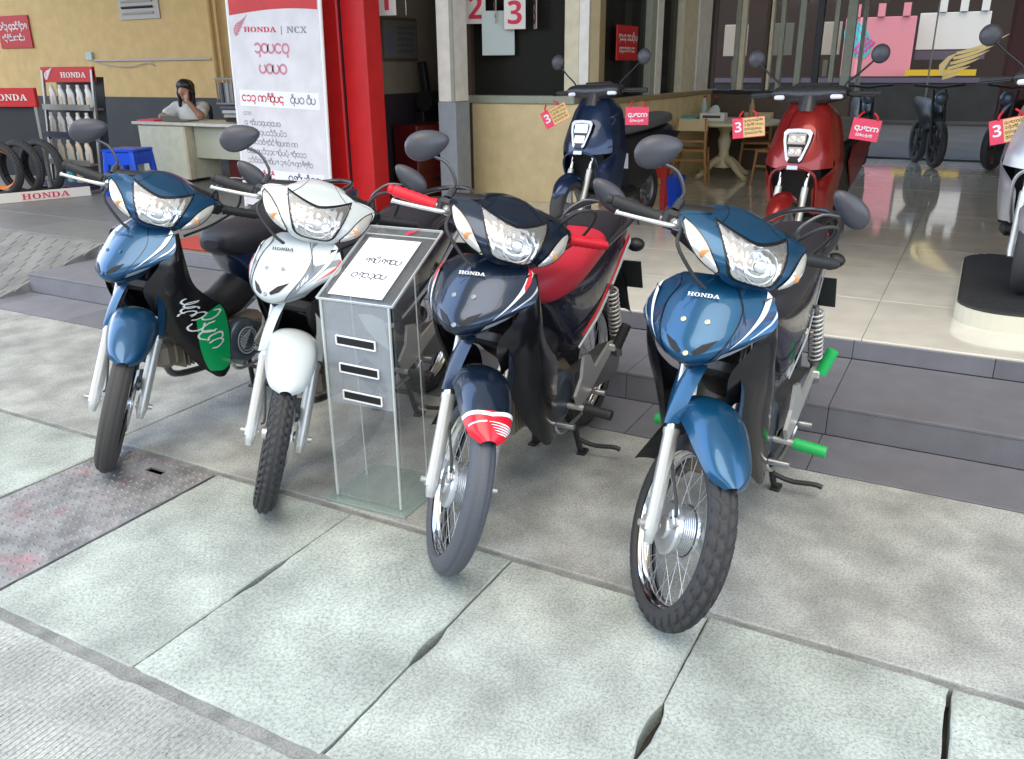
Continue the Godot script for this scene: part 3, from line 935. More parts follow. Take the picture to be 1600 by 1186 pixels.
	for k in 3:
		var ty = one("loose_tyre", cached("ltyre", func(mb): tyre_mesh(mb, 0.215, 0.285, 0.047, 2)), M.rubber, ["front black tyre of three standing by the red tyre stand", "middle black tyre of three standing by the red tyre stand", "rear black tyre of three, nearest the oil rack"][k], "tyre", Transform3D(Basis(Vector3.UP, PI / 2 + 0.28 - 0.05 * k), Vector3(-8.86 + 0.10 * k, 0.53, -5.28 - 0.17 * k)), "tyres beside the tyre stand")
		if k == 0:
			obj("orange_band", made(func(mb): mb.lathe([Vector2(0.205, -0.02), Vector2(0.205, 0.02), Vector2(0.175, 0.02)], Vector3.ZERO, Vector3.RIGHT, 30)), M.orange, ty)
	honda_board(Vector3(-8.36, 0.236, -5.40), 0.86, 0.095, 1.19, 0.085, "white name board with red letters on the floor before the tyres")
	honda_board(Vector3(-8.78, 0.236, -6.16), 0.74, 0.10, 0.98, 0.085, "white name board with red letters at the foot of the oil rack")
	# stool
	var stl = thing("blue_stool", "low blue plastic stool beside the desk", "stool", Vector3(-7.90, 0.235, -6.1), 0.3)
	stl.scale = Vector3.ONE * 1.12
	obj("seat", bx(Vector3(0, 0.405, 0), Vector3(0.33, 0.03, 0.33), 0.012), M.blue_plastic, stl)
	for q in 4:
		var s = Vector2(1 if q & 1 else -1, 1 if q & 2 else -1)
		obj("leg", made(func(mb): mb.loft([ring_y(Vector3(s.x * 0.13, 0.40, s.y * 0.13), 0.035, 0.035), ring_y(Vector3(s.x * 0.165, 0.0, s.y * 0.165), 0.025, 0.025)])), M.blue_plastic, stl)
	for q in 4:
		var a = q * PI / 2
		obj("apron", bx(Vector3(sin(a) * 0.152, 0.335, cos(a) * 0.152), Vector3(0.28, 0.11, 0.014), 0.003, Basis(Vector3.UP, a)), M.blue_plastic, stl)
		obj("brace", bx(Vector3(sin(a) * 0.162, 0.16, cos(a) * 0.162), Vector3(0.29, 0.035, 0.014), 0.003, Basis(Vector3.UP, a)), M.blue_plastic, stl)
	# desk
	var dk = thing("desk", "pale green-grey office desk with a drawer pedestal on its left", "desk", Vector3(-7.95, 0.235, -7.1), 0)
	obj("desk_top", bx(Vector3(0.05, 0.655, -0.2), Vector3(1.98, 0.03, 0.62), 0.006), M.desk, dk)
	obj("top_edge", bx(Vector3(0.05, 0.655, 0.113), Vector3(1.99, 0.034, 0.012), 0.004), M.post_white, dk)
	obj("pedestal", bx(Vector3(-0.50, 0.33, -0.16), Vector3(0.76, 0.60, 0.50), 0.006), M.desk, dk)
	obj("modesty_panel", bx(Vector3(0.48, 0.45, -0.05), Vector3(1.16, 0.36, 0.02), 0.003), M.desk_shade, dk)
	obj("desk_leg", bx(Vector3(1.0, 0.32, -0.16), Vector3(0.05, 0.63, 0.5), 0.005), M.desk, dk)
	obj("pedestal_edge", bx(Vector3(-0.105, 0.33, 0.06), Vector3(0.04, 0.60, 0.08), 0.006), M.frame_cream, dk)
	one("red_carton", bx(Vector3(-7.35, 0.375, -7.35), Vector3(0.55, 0.28, 0.3), 0.01), M.tool_red, "dark red carton on the floor beneath the desk", "box")
	one("red_ledger", bx(Vector3(-8.72, 0.912, -7.15), Vector3(0.30, 0.025, 0.22), 0.004), M.tag_red, "thin red ledger at the left end of the desk", "book")
	var lp = thing("laptop", "grey laptop open on the desk before the seated person", "laptop", Vector3(-8.30, 0.905, -7.20), PI)
	obj("keyboard_deck", bx(Vector3(0, 0.01, 0), Vector3(0.34, 0.018, 0.24), 0.004), M.rack_grey, lp)
	obj("screen", bx(Vector3(0, 0.045, -0.15), Vector3(0.30, 0.09, 0.012), 0.003, Basis(Vector3.RIGHT, -0.6)), M.rack_grey, lp)
	var fr = thing("file_rack", "wire file rack full of folders at the right end of the desk", "file rack", Vector3(-7.42, 0.905, -7.32), 0.1)
	for k in 9:
		obj("wire_bar", bx(Vector3(-0.22 + k * 0.055, 0.34, 0.13), Vector3(0.009, 0.26, 0.009)), M.wire, fr)
	obj("wire_rim", bx(Vector3(0, 0.47, 0.13), Vector3(0.48, 0.016, 0.016)), M.wire, fr)
	obj("wire_rim", bx(Vector3(0, 0.21, 0.13), Vector3(0.48, 0.016, 0.016)), M.wire, fr)
	obj("wire_shelf", bx(Vector3(0, 0.205, 0), Vector3(0.48, 0.012, 0.28)), M.wire, fr)
	for k in 6:
		obj("folder", bx(Vector3(-0.18 + k * 0.07, 0.32, 0.0), Vector3(0.05, 0.22, 0.22), 0.004), M[["hoarding_violet", "paper_dim", "louver", "brown_wall", "hoarding_grey", "louver"][k]], fr)
	for k in 4:
		obj("paper_stack", bx(Vector3(0.05 - 0.02 * k, 0.03 + k * 0.045, 0.02), Vector3(0.38, 0.035, 0.24), 0.004), M[["dark_metal", "louver", "paper_dim", "hoarding_violet"][k]], fr)
	var hm = one("silver_helmet", made(func(mb):
		mb.ball(Vector3(-7.30, 1.44, -7.36), Vector3(0.125, 0.115, 0.14), Basis(), 22, 14)
		mb.box(Vector3(-7.30, 1.40, -7.25), Vector3(0.2, 0.012, 0.12), Basis(Vector3.RIGHT, 0.15), 0.004)), M.alloy_dark, "silver helmet on top of the file rack", "helmet")
	obj("chin_strap", made(func(mb): mb.tube([Vector3(-7.42, 1.40, -7.36), Vector3(-7.43, 1.34, -7.30)], 0.008, 6)), M.dark_metal, hm)
	var ch = thing("office_chair", "black office chair behind the desk", "chair", Vector3(-8.62, 0.235, -7.92))
	obj("backrest", bx(Vector3(-0.25, 0.62, -0.1), Vector3(0.42, 0.40, 0.07), 0.03), M.dark_metal, ch)
	obj("seat", bx(Vector3(0, 0.40, 0.1), Vector3(0.44, 0.07, 0.42), 0.03), M.dark_metal, ch)
	obj("stem", bx(Vector3(0, 0.2, 0.1), Vector3(0.06, 0.38, 0.06)), M.dark_metal, ch)
	person(Vector3(-8.56, 0.155, -7.66), 0.3)

func ring_y(c: Vector3, rx: float, rz: float, k := 10) -> PackedVector3Array:
	var out = PackedVector3Array()
	for i in k:
		var a = TAU * i / k
		out.append(c + Vector3(cos(a) * rx, 0, sin(a) * rz))
	return out

func bay_number(n: String, c: Vector3, yaw: float, label: String) -> void:
	var t = thing("bay_number", label, "sign", c, yaw, "folded bay number cards")
	for s in [0, 1]:
		var X = Transform3D(Basis(Vector3.UP, 0.25 if s == 0 else -0.95), Vector3(-0.105 if s == 0 else 0.075, 0, 0.0 if s == 0 else -0.055))
		var w = 0.20 if s == 0 else 0.17
		obj("card", bx(Vector3.ZERO, Vector3(w, 0.27, 0.006)), M.sign_white if s == 0 else M.louver, t, X)  # second face and its numeral use duller colours: painted shade
		obj("numeral", text(n, 0.27, "Droid Sans", 0.004), M.ink_red if s == 0 else M.tool_red, t, X * Transform3D(Basis(), Vector3(0, 0, 0.005)))

func office_things() -> void:
	bay_number("1", Vector3(-4.74, 2.045, -6.62), 0, "folded bay card with a red 1, hanging in the opening beside the red column")
	bay_number("2", Vector3(-4.22, 1.985, -7.30), 0, "folded bay card with a red 2, at the top left of the office window")
	bay_number("3", Vector3(-3.82, 1.93, -7.33), 0, "folded bay card with a red 3, at the top right of the office window")
	one("pinned_sheet", bx(Vector3.ZERO, Vector3(0.30, 0.38, 0.006)), M.paper_dim, "blank white sheet hung behind the office window between the numbers 2 and 3", "paper", Transform3D(Basis(Vector3.UP, 0.5), Vector3(-4.10, 1.765, -7.33)))
	var po = thing("framed_notice", "dark framed printed notice on the dim partition wall", "poster", Vector3(-5.235, 1.735, -7.36), PI / 2)
	obj("frame", bx(Vector3(0, 0, -0.002), Vector3(0.60, 0.40, 0.016), 0.003), M.brown_wall, po)
	obj("sheet", bx(Vector3(0, 0, 0.008), Vector3(0.55, 0.34, 0.004)), M.hoarding_grey, po)
	var rg = RandomNumberGenerator.new()
	rg.seed = 77
	for k in 5: line(po, "ink", rg, -0.05, 0.25, 0.10 - k * 0.055, 0.022, 0.011, 0.25)
	obj("photo_strip", bx(Vector3(-0.18, -0.04, 0.011), Vector3(0.12, 0.2, 0.003)), M.hoarding_violet, po)
	var gr = thing("black_machine", "black workshop machine fixed to the partition wall below the framed notice", "machine", Vector3(-5.20, 1.05, -7.62), PI / 2)
	obj("motor", made(func(mb): mb.tube([Vector3(-0.11, 0.1, 0.12), Vector3(0.11, 0.1, 0.12)], 0.10, 16)), M.dark_metal, gr)
	obj("arm", bx(Vector3(-0.06, 0.32, 0.10), Vector3(0.08, 0.32, 0.08), 0.01, Basis(Vector3(0, 0, 1), 0.2)), M.dark_metal, gr)
	obj("bracket", bx(Vector3(0, -0.1, 0.05), Vector3(0.2, 0.2, 0.1), 0.01), M.dark_metal, gr)
	var tc = thing("tool_cabinet", "dark red tool cabinet standing in the bay behind the red column", "cabinet", Vector3(-4.98, 0.235, -7.35), PI / 2 - 0.2)
	obj("carcass", bx(Vector3(0, 0.36, 0), Vector3(0.55, 0.70, 0.34), 0.01), M.tool_red, tc)
	for k in 3:
		obj("drawer", bx(Vector3(0, 0.16 + k * 0.21, 0.175), Vector3(0.5, 0.17, 0.012), 0.004), M.tool_red, tc)
		obj("handle", bx(Vector3(0, 0.19 + k * 0.21, 0.19), Vector3(0.22, 0.02, 0.02), 0.004), M.dark_metal, tc)
	sign_board("window_sign", "small red sign with pale script on the first window of the office side", Vector3(-3.05, 1.67, -7.90), 0.52, 0.30, PI / 2, 52)
	# table and chairs
	var tb = thing("round_table", "cream table on a four-footed pedestal before the back windows", "table", Vector3(-2.62, 0.235, -10.0))
	obj("table_top", made(func(mb): mb.lathe([Vector2(0.0, 0.60), Vector2(0.60, 0.60), Vector2(0.64, 0.61), Vector2(0.64, 0.635), Vector2(0.62, 0.645), Vector2(0.0, 0.645)], Vector3.ZERO, Vector3.UP, 40)), M.table_cream, tb)
	obj("pedestal", made(func(mb): mb.lathe([Vector2(0.10, 0.12), Vector2(0.07, 0.2), Vector2(0.055, 0.3), Vector2(0.075, 0.42), Vector2(0.05, 0.5), Vector2(0.12, 0.6)], Vector3.ZERO, Vector3.UP, 20)), M.table_cream, tb)
	for q in 4:
		var a = q * PI / 2 + 0.6
		obj("foot", made(func(mb): mb.tube(spline([Vector3(0, 0.22, 0), Vector3(cos(a) * 0.14, 0.18, sin(a) * 0.14), Vector3(cos(a) * 0.30, 0.06, sin(a) * 0.30), Vector3(cos(a) * 0.38, 0.028, sin(a) * 0.38)], 10), [0.045, 0.045, 0.043, 0.04, 0.038, 0.036, 0.034, 0.032, 0.03, 0.028, 0.026], 10)), M.table_cream, tb)
	var proto: Node3D = null
	var spots = [[Vector3(-2.82, 0.235, -9.42), 3.3, "slatted wooden chair in front of the cream table, back to the viewer"], [Vector3(-1.95, 0.235, -9.65), 4.4, "wooden chair at the right of the cream table, next to the red scooter"], [Vector3(-2.40, 0.235, -10.62), 0.2, "wooden chair behind the cream table against the back windows"]]
	for s in spots:
		if proto == null:
			proto = thing("wooden_chair", s[2], "chair", s[0], s[1], "wooden chairs round the cream table")
			obj("seat", bx(Vector3(0, 0.36, 0), Vector3(0.34, 0.03, 0.34), 0.01), M.wood, proto)
			obj("back_panel", bx(Vector3(0, 0.63, -0.175), Vector3(0.34, 0.13, 0.02), 0.006), M.wood_pale, proto)
			for q in [-1, 1]:
				obj("rear_leg", made(func(mb): mb.tube([Vector3(q * 0.19, 0.0, -0.20), Vector3(q * 0.155, 0.36, -0.16), Vector3(q * 0.15, 0.70, -0.18)], 0.015, 8)), M.wood, proto)
				obj("front_leg", made(func(mb): mb.tube([Vector3(q * 0.18, 0.0, 0.18), Vector3(q * 0.15, 0.36, 0.15)], 0.015, 8)), M.wood, proto)
				obj("side_rail", bx(Vector3(q * 0.165, 0.2, 0.0), Vector3(0.016, 0.022, 0.33)), M.wood, proto)
			obj("cross_rail", bx(Vector3(0, 0.26, -0.17), Vector3(0.32, 0.02, 0.014)), M.wood, proto)
			obj("cross_rail", bx(Vector3(0, 0.46, -0.168), Vector3(0.30, 0.02, 0.014)), M.wood, proto)
		else:
			clone(proto, "wooden_chair", s[0], s[1], s[2], "chair", "wooden chairs round the cream table")
	one("teal_tray", bx(Vector3(-3.02, 0.905, -9.82), Vector3(0.27, 0.045, 0.2), 0.01), M.teal, "teal tray at the left of the cream table", "tray")
	var tl = thing("tissue_box", "white tissue box on the cream table with a tissue pulled up", "tissue box", Vector3(-2.70, 0.88, -9.75))
	obj("box", bx(Vector3(0, 0.045, 0), Vector3(0.28, 0.09, 0.16), 0.01), M.sign_white, tl)
	obj("slot", bx(Vector3(0, 0.05, 0.081), Vector3(0.2, 0.03, 0.004)), M.brown_wall, tl)
	obj("tissue", made(func(mb): mb.loft([ring_y(Vector3(0, 0.09, 0), 0.07, 0.02), ring_y(Vector3(0.01, 0.13, 0), 0.06, 0.03), ring_y(Vector3(0.02, 0.17, 0.01), 0.025, 0.012)])), M.paper_dim, tl)
	for k in 3:
		var bt = thing("drink_bottle", ["left clear drink bottle in the group at the table's left end", "dark middle drink bottle in the group at the table's left end", "small brown bottle at the right side of the cream table"][k], "bottle", [Vector3(-2.92, 0.88, -10.12), Vector3(-2.80, 0.88, -10.15), Vector3(-2.35, 0.88, -10.05)][k], 0, "bottles on the cream table")
		obj("bottle_body", cached("drinkb", func(mb): mb.lathe([Vector2(0, 0), Vector2(0.035, 0), Vector2(0.035, 0.15), Vector2(0.014, 0.2), Vector2(0.014, 0.235), Vector2(0, 0.235)], Vector3.ZERO, Vector3.UP, 14)), [M.paper_dim, M.dark_metal, M.frame_tan][k], bt)
		obj("cap", cached("drinkc", func(mb): mb.tube([Vector3(0, 0.235, 0), Vector3(0, 0.255, 0)], 0.016, 10)), M.sign_red, bt)
	var rs = thing("red_stool", "red and blue plastic stool on the showroom floor left of the table", "stool", Vector3(-2.62, 0.235, -7.55), 0.2)
	obj("seat", bx(Vector3(0, 0.40, 0), Vector3(0.30, 0.03, 0.30), 0.01), M.red_plastic, rs)
	for q in 4:
		obj("leg", bx(Vector3(0.12 * (1 if q & 1 else -1), 0.2, 0.12 * (1 if q & 2 else -1)), Vector3(0.05, 0.39, 0.05), 0.008), M.red_plastic, rs)
	obj("apron", bx(Vector3(0, 0.33, 0.14), Vector3(0.26, 0.09, 0.012)), M.red_plastic, rs)
	var bl = thing("blue_bin", "blue plastic bin beside the red stool on the showroom floor", "bin", Vector3(-2.47, 0.235, -7.75))
	bl.scale = Vector3.ONE * 0.75
	obj("bin_body", made(func(mb): mb.lathe([Vector2(0, 0.01), Vector2(0.11, 0), Vector2(0.135, 0.36), Vector2(0.145, 0.37), Vector2(0.125, 0.37), Vector2(0.1, 0.02)], Vector3.ZERO, Vector3.UP, 20)), M.blue_plastic, bl)

func banner_stand() -> void:
	var t = thing("banner_stand", "tall white printed banner board with a red top, leaning beside the red column", "banner", Vector3(-5.64, 0.235, -6.0), 0.0)
	t.rotation.z = -0.03
	obj("board", bx(Vector3(0, 0.93, 0), Vector3(1.03, 1.86, 0.03), 0.004), M.banner, t)
	obj("red_band", made(func(mb):
		var p = PackedVector2Array([Vector2(-0.515, 1.80), Vector2(-0.515, 1.60)])
		for k in 9: p.append(Vector2(lerpf(-0.515, 0.515, k / 8.0), 1.685 - 0.005 * k + 0.05 * sin(PI * k / 8.0)))
		p.append(Vector2(0.515, 1.80))
		p = PackedVector2Array([Vector2(-0.505, 1.855)])
		for k in 9: p.append(Vector2(lerpf(-0.505, 0.505, k / 8.0), 1.675 + 0.055 * sin(PI * 0.7 * k / 8.0)))
		p.append(Vector2(0.505, 1.855))
		mb.prism(p, 0.0155, 0.018)), M.red_paint, t)
	obj("red_header", bx(Vector3(0, 2.3, 0.0), Vector3(1.03, 0.86, 0.03)), M.red_paint, t)
	for s in [-1, 1]:
		obj("frame_pole", made(func(mb): mb.tube([Vector3(s * 0.53, -0.02, 0.005), Vector3(s * 0.53, 2.6, 0.005)], 0.016, 10)), M.white_gloss, t)
	obj("maker_lettering", text("HONDA", 0.085, "Droid Serif", 0.002), M.ink_red, t, Transform3D(Basis().scaled(Vector3(1.15, 0.7, 1)), Vector3(-0.16, 1.56, 0.017)))
	obj("dealer_lettering", text("| NCX", 0.095, "Droid Serif", 0.002), M.ink_grey, t, Transform3D(Basis().scaled(Vector3(1.1, 0.75, 1)), Vector3(0.22, 1.56, 0.017)))
	obj("wing_mark", made(func(mb): wing(mb, 0.0155, 0.018, Transform3D(Basis(Vector3(0.17, 0.02, 0), Vector3(0, 0.15, 0), Vector3(0, 0, 1)), Vector3(-0.46, 1.56, 0)))), M.ink_rose, t)
	var rg = RandomNumberGenerator.new()
	rg.seed = 4
	line(t, "ink_rose", rg, -0.24, 0.22, 1.37, 0.075, 0.0165, 0.26)
	line(t, "ink_rose", rg, -0.20, 0.16, 1.20, 0.075, 0.0165, 0.26)
	for r in [[0.98, 0.14, 0.94], [0.24, 0.22, 0.94]]:
		obj("white_panel", bx(Vector3(0, r[0], 0.0165), Vector3(r[2], r[1], 0.002)), M.white_gloss, t)
	line(t, "ink_red", rg, -0.44, 0.08, 0.955, 0.05, 0.0185, 0.24)
	line(t, "ink_red", rg, -0.44, -0.08, 0.265, 0.05, 0.0185, 0.24)
	line(t, "ink_grey", rg, 0.14, 0.44, 0.955, 0.05, 0.0185, 0.24)
	line(t, "ink_grey", rg, -0.44, -0.34, 0.83, 0.03, 0.0165, 0.2)
	for k in 5: line(t, "ink_grey", rg, -0.44, 0.0 + 0.1 * k, 0.745 - k * 0.085, 0.036, 0.0165, 0.2)
	line(t, "ink_blue", rg, 0.05, 0.44, 0.265, 0.05, 0.0185, 0.22)
	line(t, "ink_blue", rg, -0.20, 0.22, 0.165, 0.045, 0.0185, 0.22)

func acrylic_stand() -> void:
	var t = thing("acrylic_stand", "clear acrylic floor stand with a sloping top holding a white notice, between the motorcycles", "stand", Vector3(-1.735, 0.003, -2.205), 0.05)
	obj("base_plate", bx(Vector3(0, 0.006, -0.02), Vector3(0.34, 0.012, 0.32), 0.003), M.acrylic_base, t)
	obj("front_panel", bx(Vector3(0, 0.385, 0.105), Vector3(0.275, 0.735, 0.005)), M.acrylic, t)
	obj("reflection_panel", bx(Vector3(0, 0.565, 0.098), Vector3(0.268, 0.36, 0.004)), M.acrylic_reflection, t)  # added sheet; its tint paints a grey-blue reflection on the acrylic
	for s in [-1, 1]:
		obj("side_panel", made(func(mb): mb.prism(PackedVector2Array([Vector2(-0.102, 0.013), Vector2(0.075, 0.013), Vector2(0.055, 0.828), Vector2(-0.102, 0.745)]), -0.0025, 0.0025, Transform3D(Basis(Vector3(0, 0, -1), Vector3.UP, Vector3.RIGHT), Vector3(s * 0.1475, 0, 0)))), M.acrylic, t)
		obj("polished_edge", made(func(mb):
			mb.box(Vector3(s * 0.1355, 0.385, 0.108), Vector3(0.006, 0.735, 0.007))
			mb.tube([Vector3(s * 0.1355, 0.013, -0.075), Vector3(s * 0.1355, 0.828, -0.055)], 0.0028, 5)), M.acrylic_edge, t)
	var sl = Transform3D(Basis(Vector3.RIGHT, -PI / 2 + 0.50), Vector3(0, 0.847, -0.060))
	obj("sloping_top", bx(Vector3.ZERO, Vector3(0.30, 0.385, 0.005)), M.acrylic, t, sl)
	obj("polished_rim", made(func(mb):
		for s in [-1, 1]:
			mb.box(Vector3(s * 0.150, 0, 0.001), Vector3(0.004, 0.388, 0.008))
			mb.box(Vector3(0, s * 0.193, 0.001), Vector3(0.30, 0.004, 0.008))
		mb.box(Vector3(0, 0.150, 0.003), Vector3(0.30, 0.003, 0.003))), M.acrylic_edge, t, sl)
	var nt = one("paper_notice", bx(Vector3.ZERO, Vector3(0.215, 0.295, 0.0012)), M.paper, "white handwritten notice on the sloping top of the acrylic stand", "paper", t.transform * sl * Transform3D(Basis(), Vector3(-0.008, -0.022, 0.0045)))
	var rg = RandomNumberGenerator.new()
	rg.seed = 31
	line(nt, "ink", rg, -0.06, 0.095, 0.02, 0.022, 0.0012, 0.2, "handwriting")
	line(nt, "ink", rg, -0.07, 0.075, -0.055, 0.022, 0.0012, 0.2, "handwriting")
	obj("small_red_logo", made(func(mb): wing(mb, 0.003, 0.0045, Transform3D(Basis(Vector3(0.045, 0, 0), Vector3(0, 0.035, 0), Vector3(0, 0, 1)), Vector3(0.02, 0.168, 0)))), M.ink_red, t, sl)
	for k in 3:
		var y = 0.615 - k * 0.098
		obj("slot_frame", made(func(mb):
			var o = Vector3(-0.005 + 0.006 * k, y, 0.1085)
			for s in [-1, 1]:
				mb.box(o + Vector3(0, s * 0.0155, 0), Vector3(0.155, 0.0045, 0.005), Basis(Vector3(0, 0, 1), -0.03))
				mb.box(o + Vector3(s * 0.078, -s * 0.002, 0), Vector3(0.0045, 0.032, 0.005))), M.paper, t)
		obj("slot", bx(Vector3(-0.005 + 0.006 * k, y, 0.1065), Vector3(0.15, 0.026, 0.004), 0, Basis(Vector3(0, 0, 1), -0.03)), M.hole if k < 2 else M.dark_metal, t)
	obj("leaflet", made(func(mb): mb.prism(PackedVector2Array([Vector2(0.0, 0.71), Vector2(0.05, 0.715), Vector2(0.10, 0.70), Vector2(0.115, 0.60), Vector2(0.075, 0.62), Vector2(0.03, 0.66)]), 0.088, 0.090)), M.paper_dim, t)

func line(parent, ink, rg, x0, x1, y, h, z, wk, called = "text_line", x = Transform3D()):
	obj(called, made(func(mb): script_line(mb, x0, x1, y, h, rg, z, wk)), M[ink], parent, x)

# ------------------------------------------------------------------ small motorcycle with a leg shield
# own axes: z forward, y up, x to the rider's left; ground at y 0, front axle at z 0
const CAST := 0.4625

func steer_xf(turn: float) -> Transform3D:
	var o = Vector3(0, 0, 0.075)
	var b = Basis(Vector3(0, cos(CAST), -sin(CAST)), turn)
	return Transform3D(b, o - b * o)

func tyre_mesh(mb: Mb, rim: float, outer: float, half: float, tread: int) -> void:
	var seg = 216 if tread > 0 else 72
	var cross = []
	var hgt = outer - rim
	for i in 29:
		var t = lerpf(-1.0, 1.0, i / 28.0)
		var a = t * 2.25
		# rounded section, bead in, crown out
		var x = half * sin(a * 0.92) * (1.0 if absf(a) < 1.7 else 1.0)
		var r = outer - hgt * 0.5 + hgt * 0.5 * cos(a * 1.12)
		r = minf(r, outer)
		if absf(t) > 0.97:
			x *= 0.8
		cross.append(Vector2(x, r))
	var rows = []
	for k in seg + 1:
		var th = TAU * k / seg
		var row = PackedVector3Array()
		for i in 29:
			var q: Vector2 = cross[i]
			var t = absf(lerpf(-1.0, 1.0, i / 28.0))
			var cut = 0.0
			if t < 0.62 and tread == 1:
				var ph = fposmod(th * 36.0 / TAU + t * 1.3 + (0.5 if i > 14 else 0.0), 1.0)
				cut = 1.0 if ph < 0.3 and t > 0.08 else 0.0
				if t > 0.24 and t < 0.31: cut = 1.0
				if i == 14: cut = 1.0
			elif t < 0.62 and tread == 2:
				var ph = fposmod(th * 54.0 / TAU - t * 2.2, 1.0)
				cut = 1.0 if ph < 0.34 and t > 0.1 else 0.0
				if i == 14 or (i == 10 or i == 18): cut = 1.0
			elif t < 0.5 and tread == 3:
				cut = 0.5 if (i == 11 or i == 17) else 0.0
			var r = q.y - cut * 0.0085
			row.append(Vector3(q.x, r * cos(th), r * sin(th)))
		rows.append(row)
	mb.grid(rows)

func wheel(parent: Node3D, called: String, x: Transform3D, o: Dictionary) -> Node3D:
	var w = Node3D.new()
	w.name = called
	w.transform = x
	parent.add_child(w, true)
	var tr: int = o.get("tread", 1)
	var out_r: float = o.get("outer", 0.279)
	obj("tyre", cached("tyre%s_%s" % [tr, out_r], func(mb): tyre_mesh(mb, 0.212, out_r, o.get("half", 0.0385), tr)), M[o.get("tyre", "rubber")], w)
	obj("rim", cached("rim", func(mb):
		mb.lathe([Vector2(0.226, -0.026), Vector2(0.229, -0.022), Vector2(0.222, -0.019), Vector2(0.213, -0.016), Vector2(0.204, -0.006), Vector2(0.2025, 0), Vector2(0.204, 0.006), Vector2(0.213, 0.016), Vector2(0.222, 0.019), Vector2(0.229, 0.022), Vector2(0.226, 0.026), Vector2(0.216, 0.02), Vector2(0.21, 0), Vector2(0.216, -0.02), Vector2(0.226, -0.026)], Vector3.ZERO, Vector3.RIGHT, 72)), M.chrome, w)
	obj("hub", cached("hub%s" % o.get("drum", false), func(mb):
		if o.get("drum", false):
			mb.turned([Vector2(0.0, -0.052), Vector2(0.03, -0.052), Vector2(0.034, -0.045), Vector2(0.07, -0.042), Vector2(0.076, -0.036), Vector2(0.076, -0.026)], Vector3.ZERO, Vector3.RIGHT, 36)
			for k in 7:
				mb.turned([Vector2(0.068, -0.026 + k * 0.006), Vector2(0.071, -0.025 + k * 0.006), Vector2(0.071, -0.022 + k * 0.006), Vector2(0.068, -0.020 + k * 0.006)], Vector3.ZERO, Vector3.RIGHT, 36)
			mb.turned([Vector2(0.074, 0.018), Vector2(0.074, 0.026), Vector2(0.03, 0.036), Vector2(0.0, 0.036)], Vector3.ZERO, Vector3.RIGHT, 36)
			mb.box(Vector3(-0.05, 0.05, 0.035), Vector3(0.014, 0.03, 0.05), Basis(Vector3.RIGHT, 0.5), 0.004)
		else:
			mb.turned([Vector2(0, -0.05), Vector2(0.02, -0.05), Vector2(0.024, -0.03), Vector2(0.045, -0.028), Vector2(0.045, -0.022), Vector2(0.026, -0.018), Vector2(0.026, 0.018), Vector2(0.045, 0.022), Vector2(0.045, 0.028), Vector2(0.024, 0.03), Vector2(0.02, 0.05), Vector2(0, 0.05)], Vector3.ZERO, Vector3.RIGHT, 28)), M.alloy, w)
	if o.get("disc", false):
		obj("brake_disc", cached("disc", func(mb):
			mb.turned([Vector2(0.062, 0.046), Vector2(0.11, 0.046), Vector2(0.11, 0.05), Vector2(0.062, 0.05), Vector2(0.062, 0.046)], Vector3.ZERO, Vector3.RIGHT, 40)
			for k in 5:
				var a = TAU * k / 5
				mb.tube([Vector3(0.045, cos(a) * 0.03, sin(a) * 0.03), Vector3(0.047, cos(a + 0.3) * 0.066, sin(a + 0.3) * 0.066)], 0.006, 6)), M.steel, w)
	var sp = cached("spoke", func(mb): mb.tube([Vector3(0, -0.5, 0), Vector3(0, 0.5, 0)], 0.00115, 5, false))
	var fr: float = 0.07 if o.get("drum", false) else 0.043
	for k in 36:
		var a = TAU * k / 36.0
		var side = 1.0 if k % 2 else -1.0
		var lead = (0.42 if (k >> 1) % 2 else -0.42) * (0.8 if o.get("drum", false) else 1.4)
		var p = Vector3(side * 0.024, fr * cos(a + lead), fr * sin(a + lead))
		var q = Vector3(0, 0.205 * cos(a), 0.205 * sin(a))
		var d = q - p
		var yy = d.normalized()
		var xx = yy.cross(Vector3.RIGHT).normalized()
		obj("spoke", sp, M.spoke, w, Transform3D(Basis(xx, d, xx.cross(yy)), (p + q) * 0.5))
	return w

func cz(x: float, y: float) -> float:
	# front of the headlight cowl as a height field over x and y
	var L = [Vector2(0.90, -0.262), Vector2(0.93, -0.222), Vector2(0.96, -0.205), Vector2(1.0, -0.215), Vector2(1.04, -0.255), Vector2(1.07, -0.315), Vector2(1.09, -0.40)]
	var z: float = L[0].y
	for i in L.size() - 1:
		if y >= L[i].x:
			var t = clampf((y - L[i].x) / (L[i + 1].x - L[i].x), 0, 1)
			var p0: float = L[maxi(i - 1, 0)].y
			var p3: float = L[mini(i + 2, L.size() - 1)].y
			z = cr(Vector3(0, p0, 0), Vector3(0, L[i].y, 0), Vector3(0, L[i + 1].y, 0), Vector3(0, p3, 0), t).y
	return z - 2.5 * x * x

func lens_pt(s: float, v: float, lift: float, grow := 0.0) -> Vector3:
	var yt = 1.063 - 0.022 * (1.0 - pow(absf(s), 1.3)) + grow
	var yb = 0.944 + 0.022 * pow(absf(s), 5.0) - grow
	var hw = lerpf(0.108, 0.068, pow(v, 1.15)) + grow
	var y = lerpf(yt, yb, v)
	var x = s * hw
	return Vector3(x, y, cz(x, y) + lift)

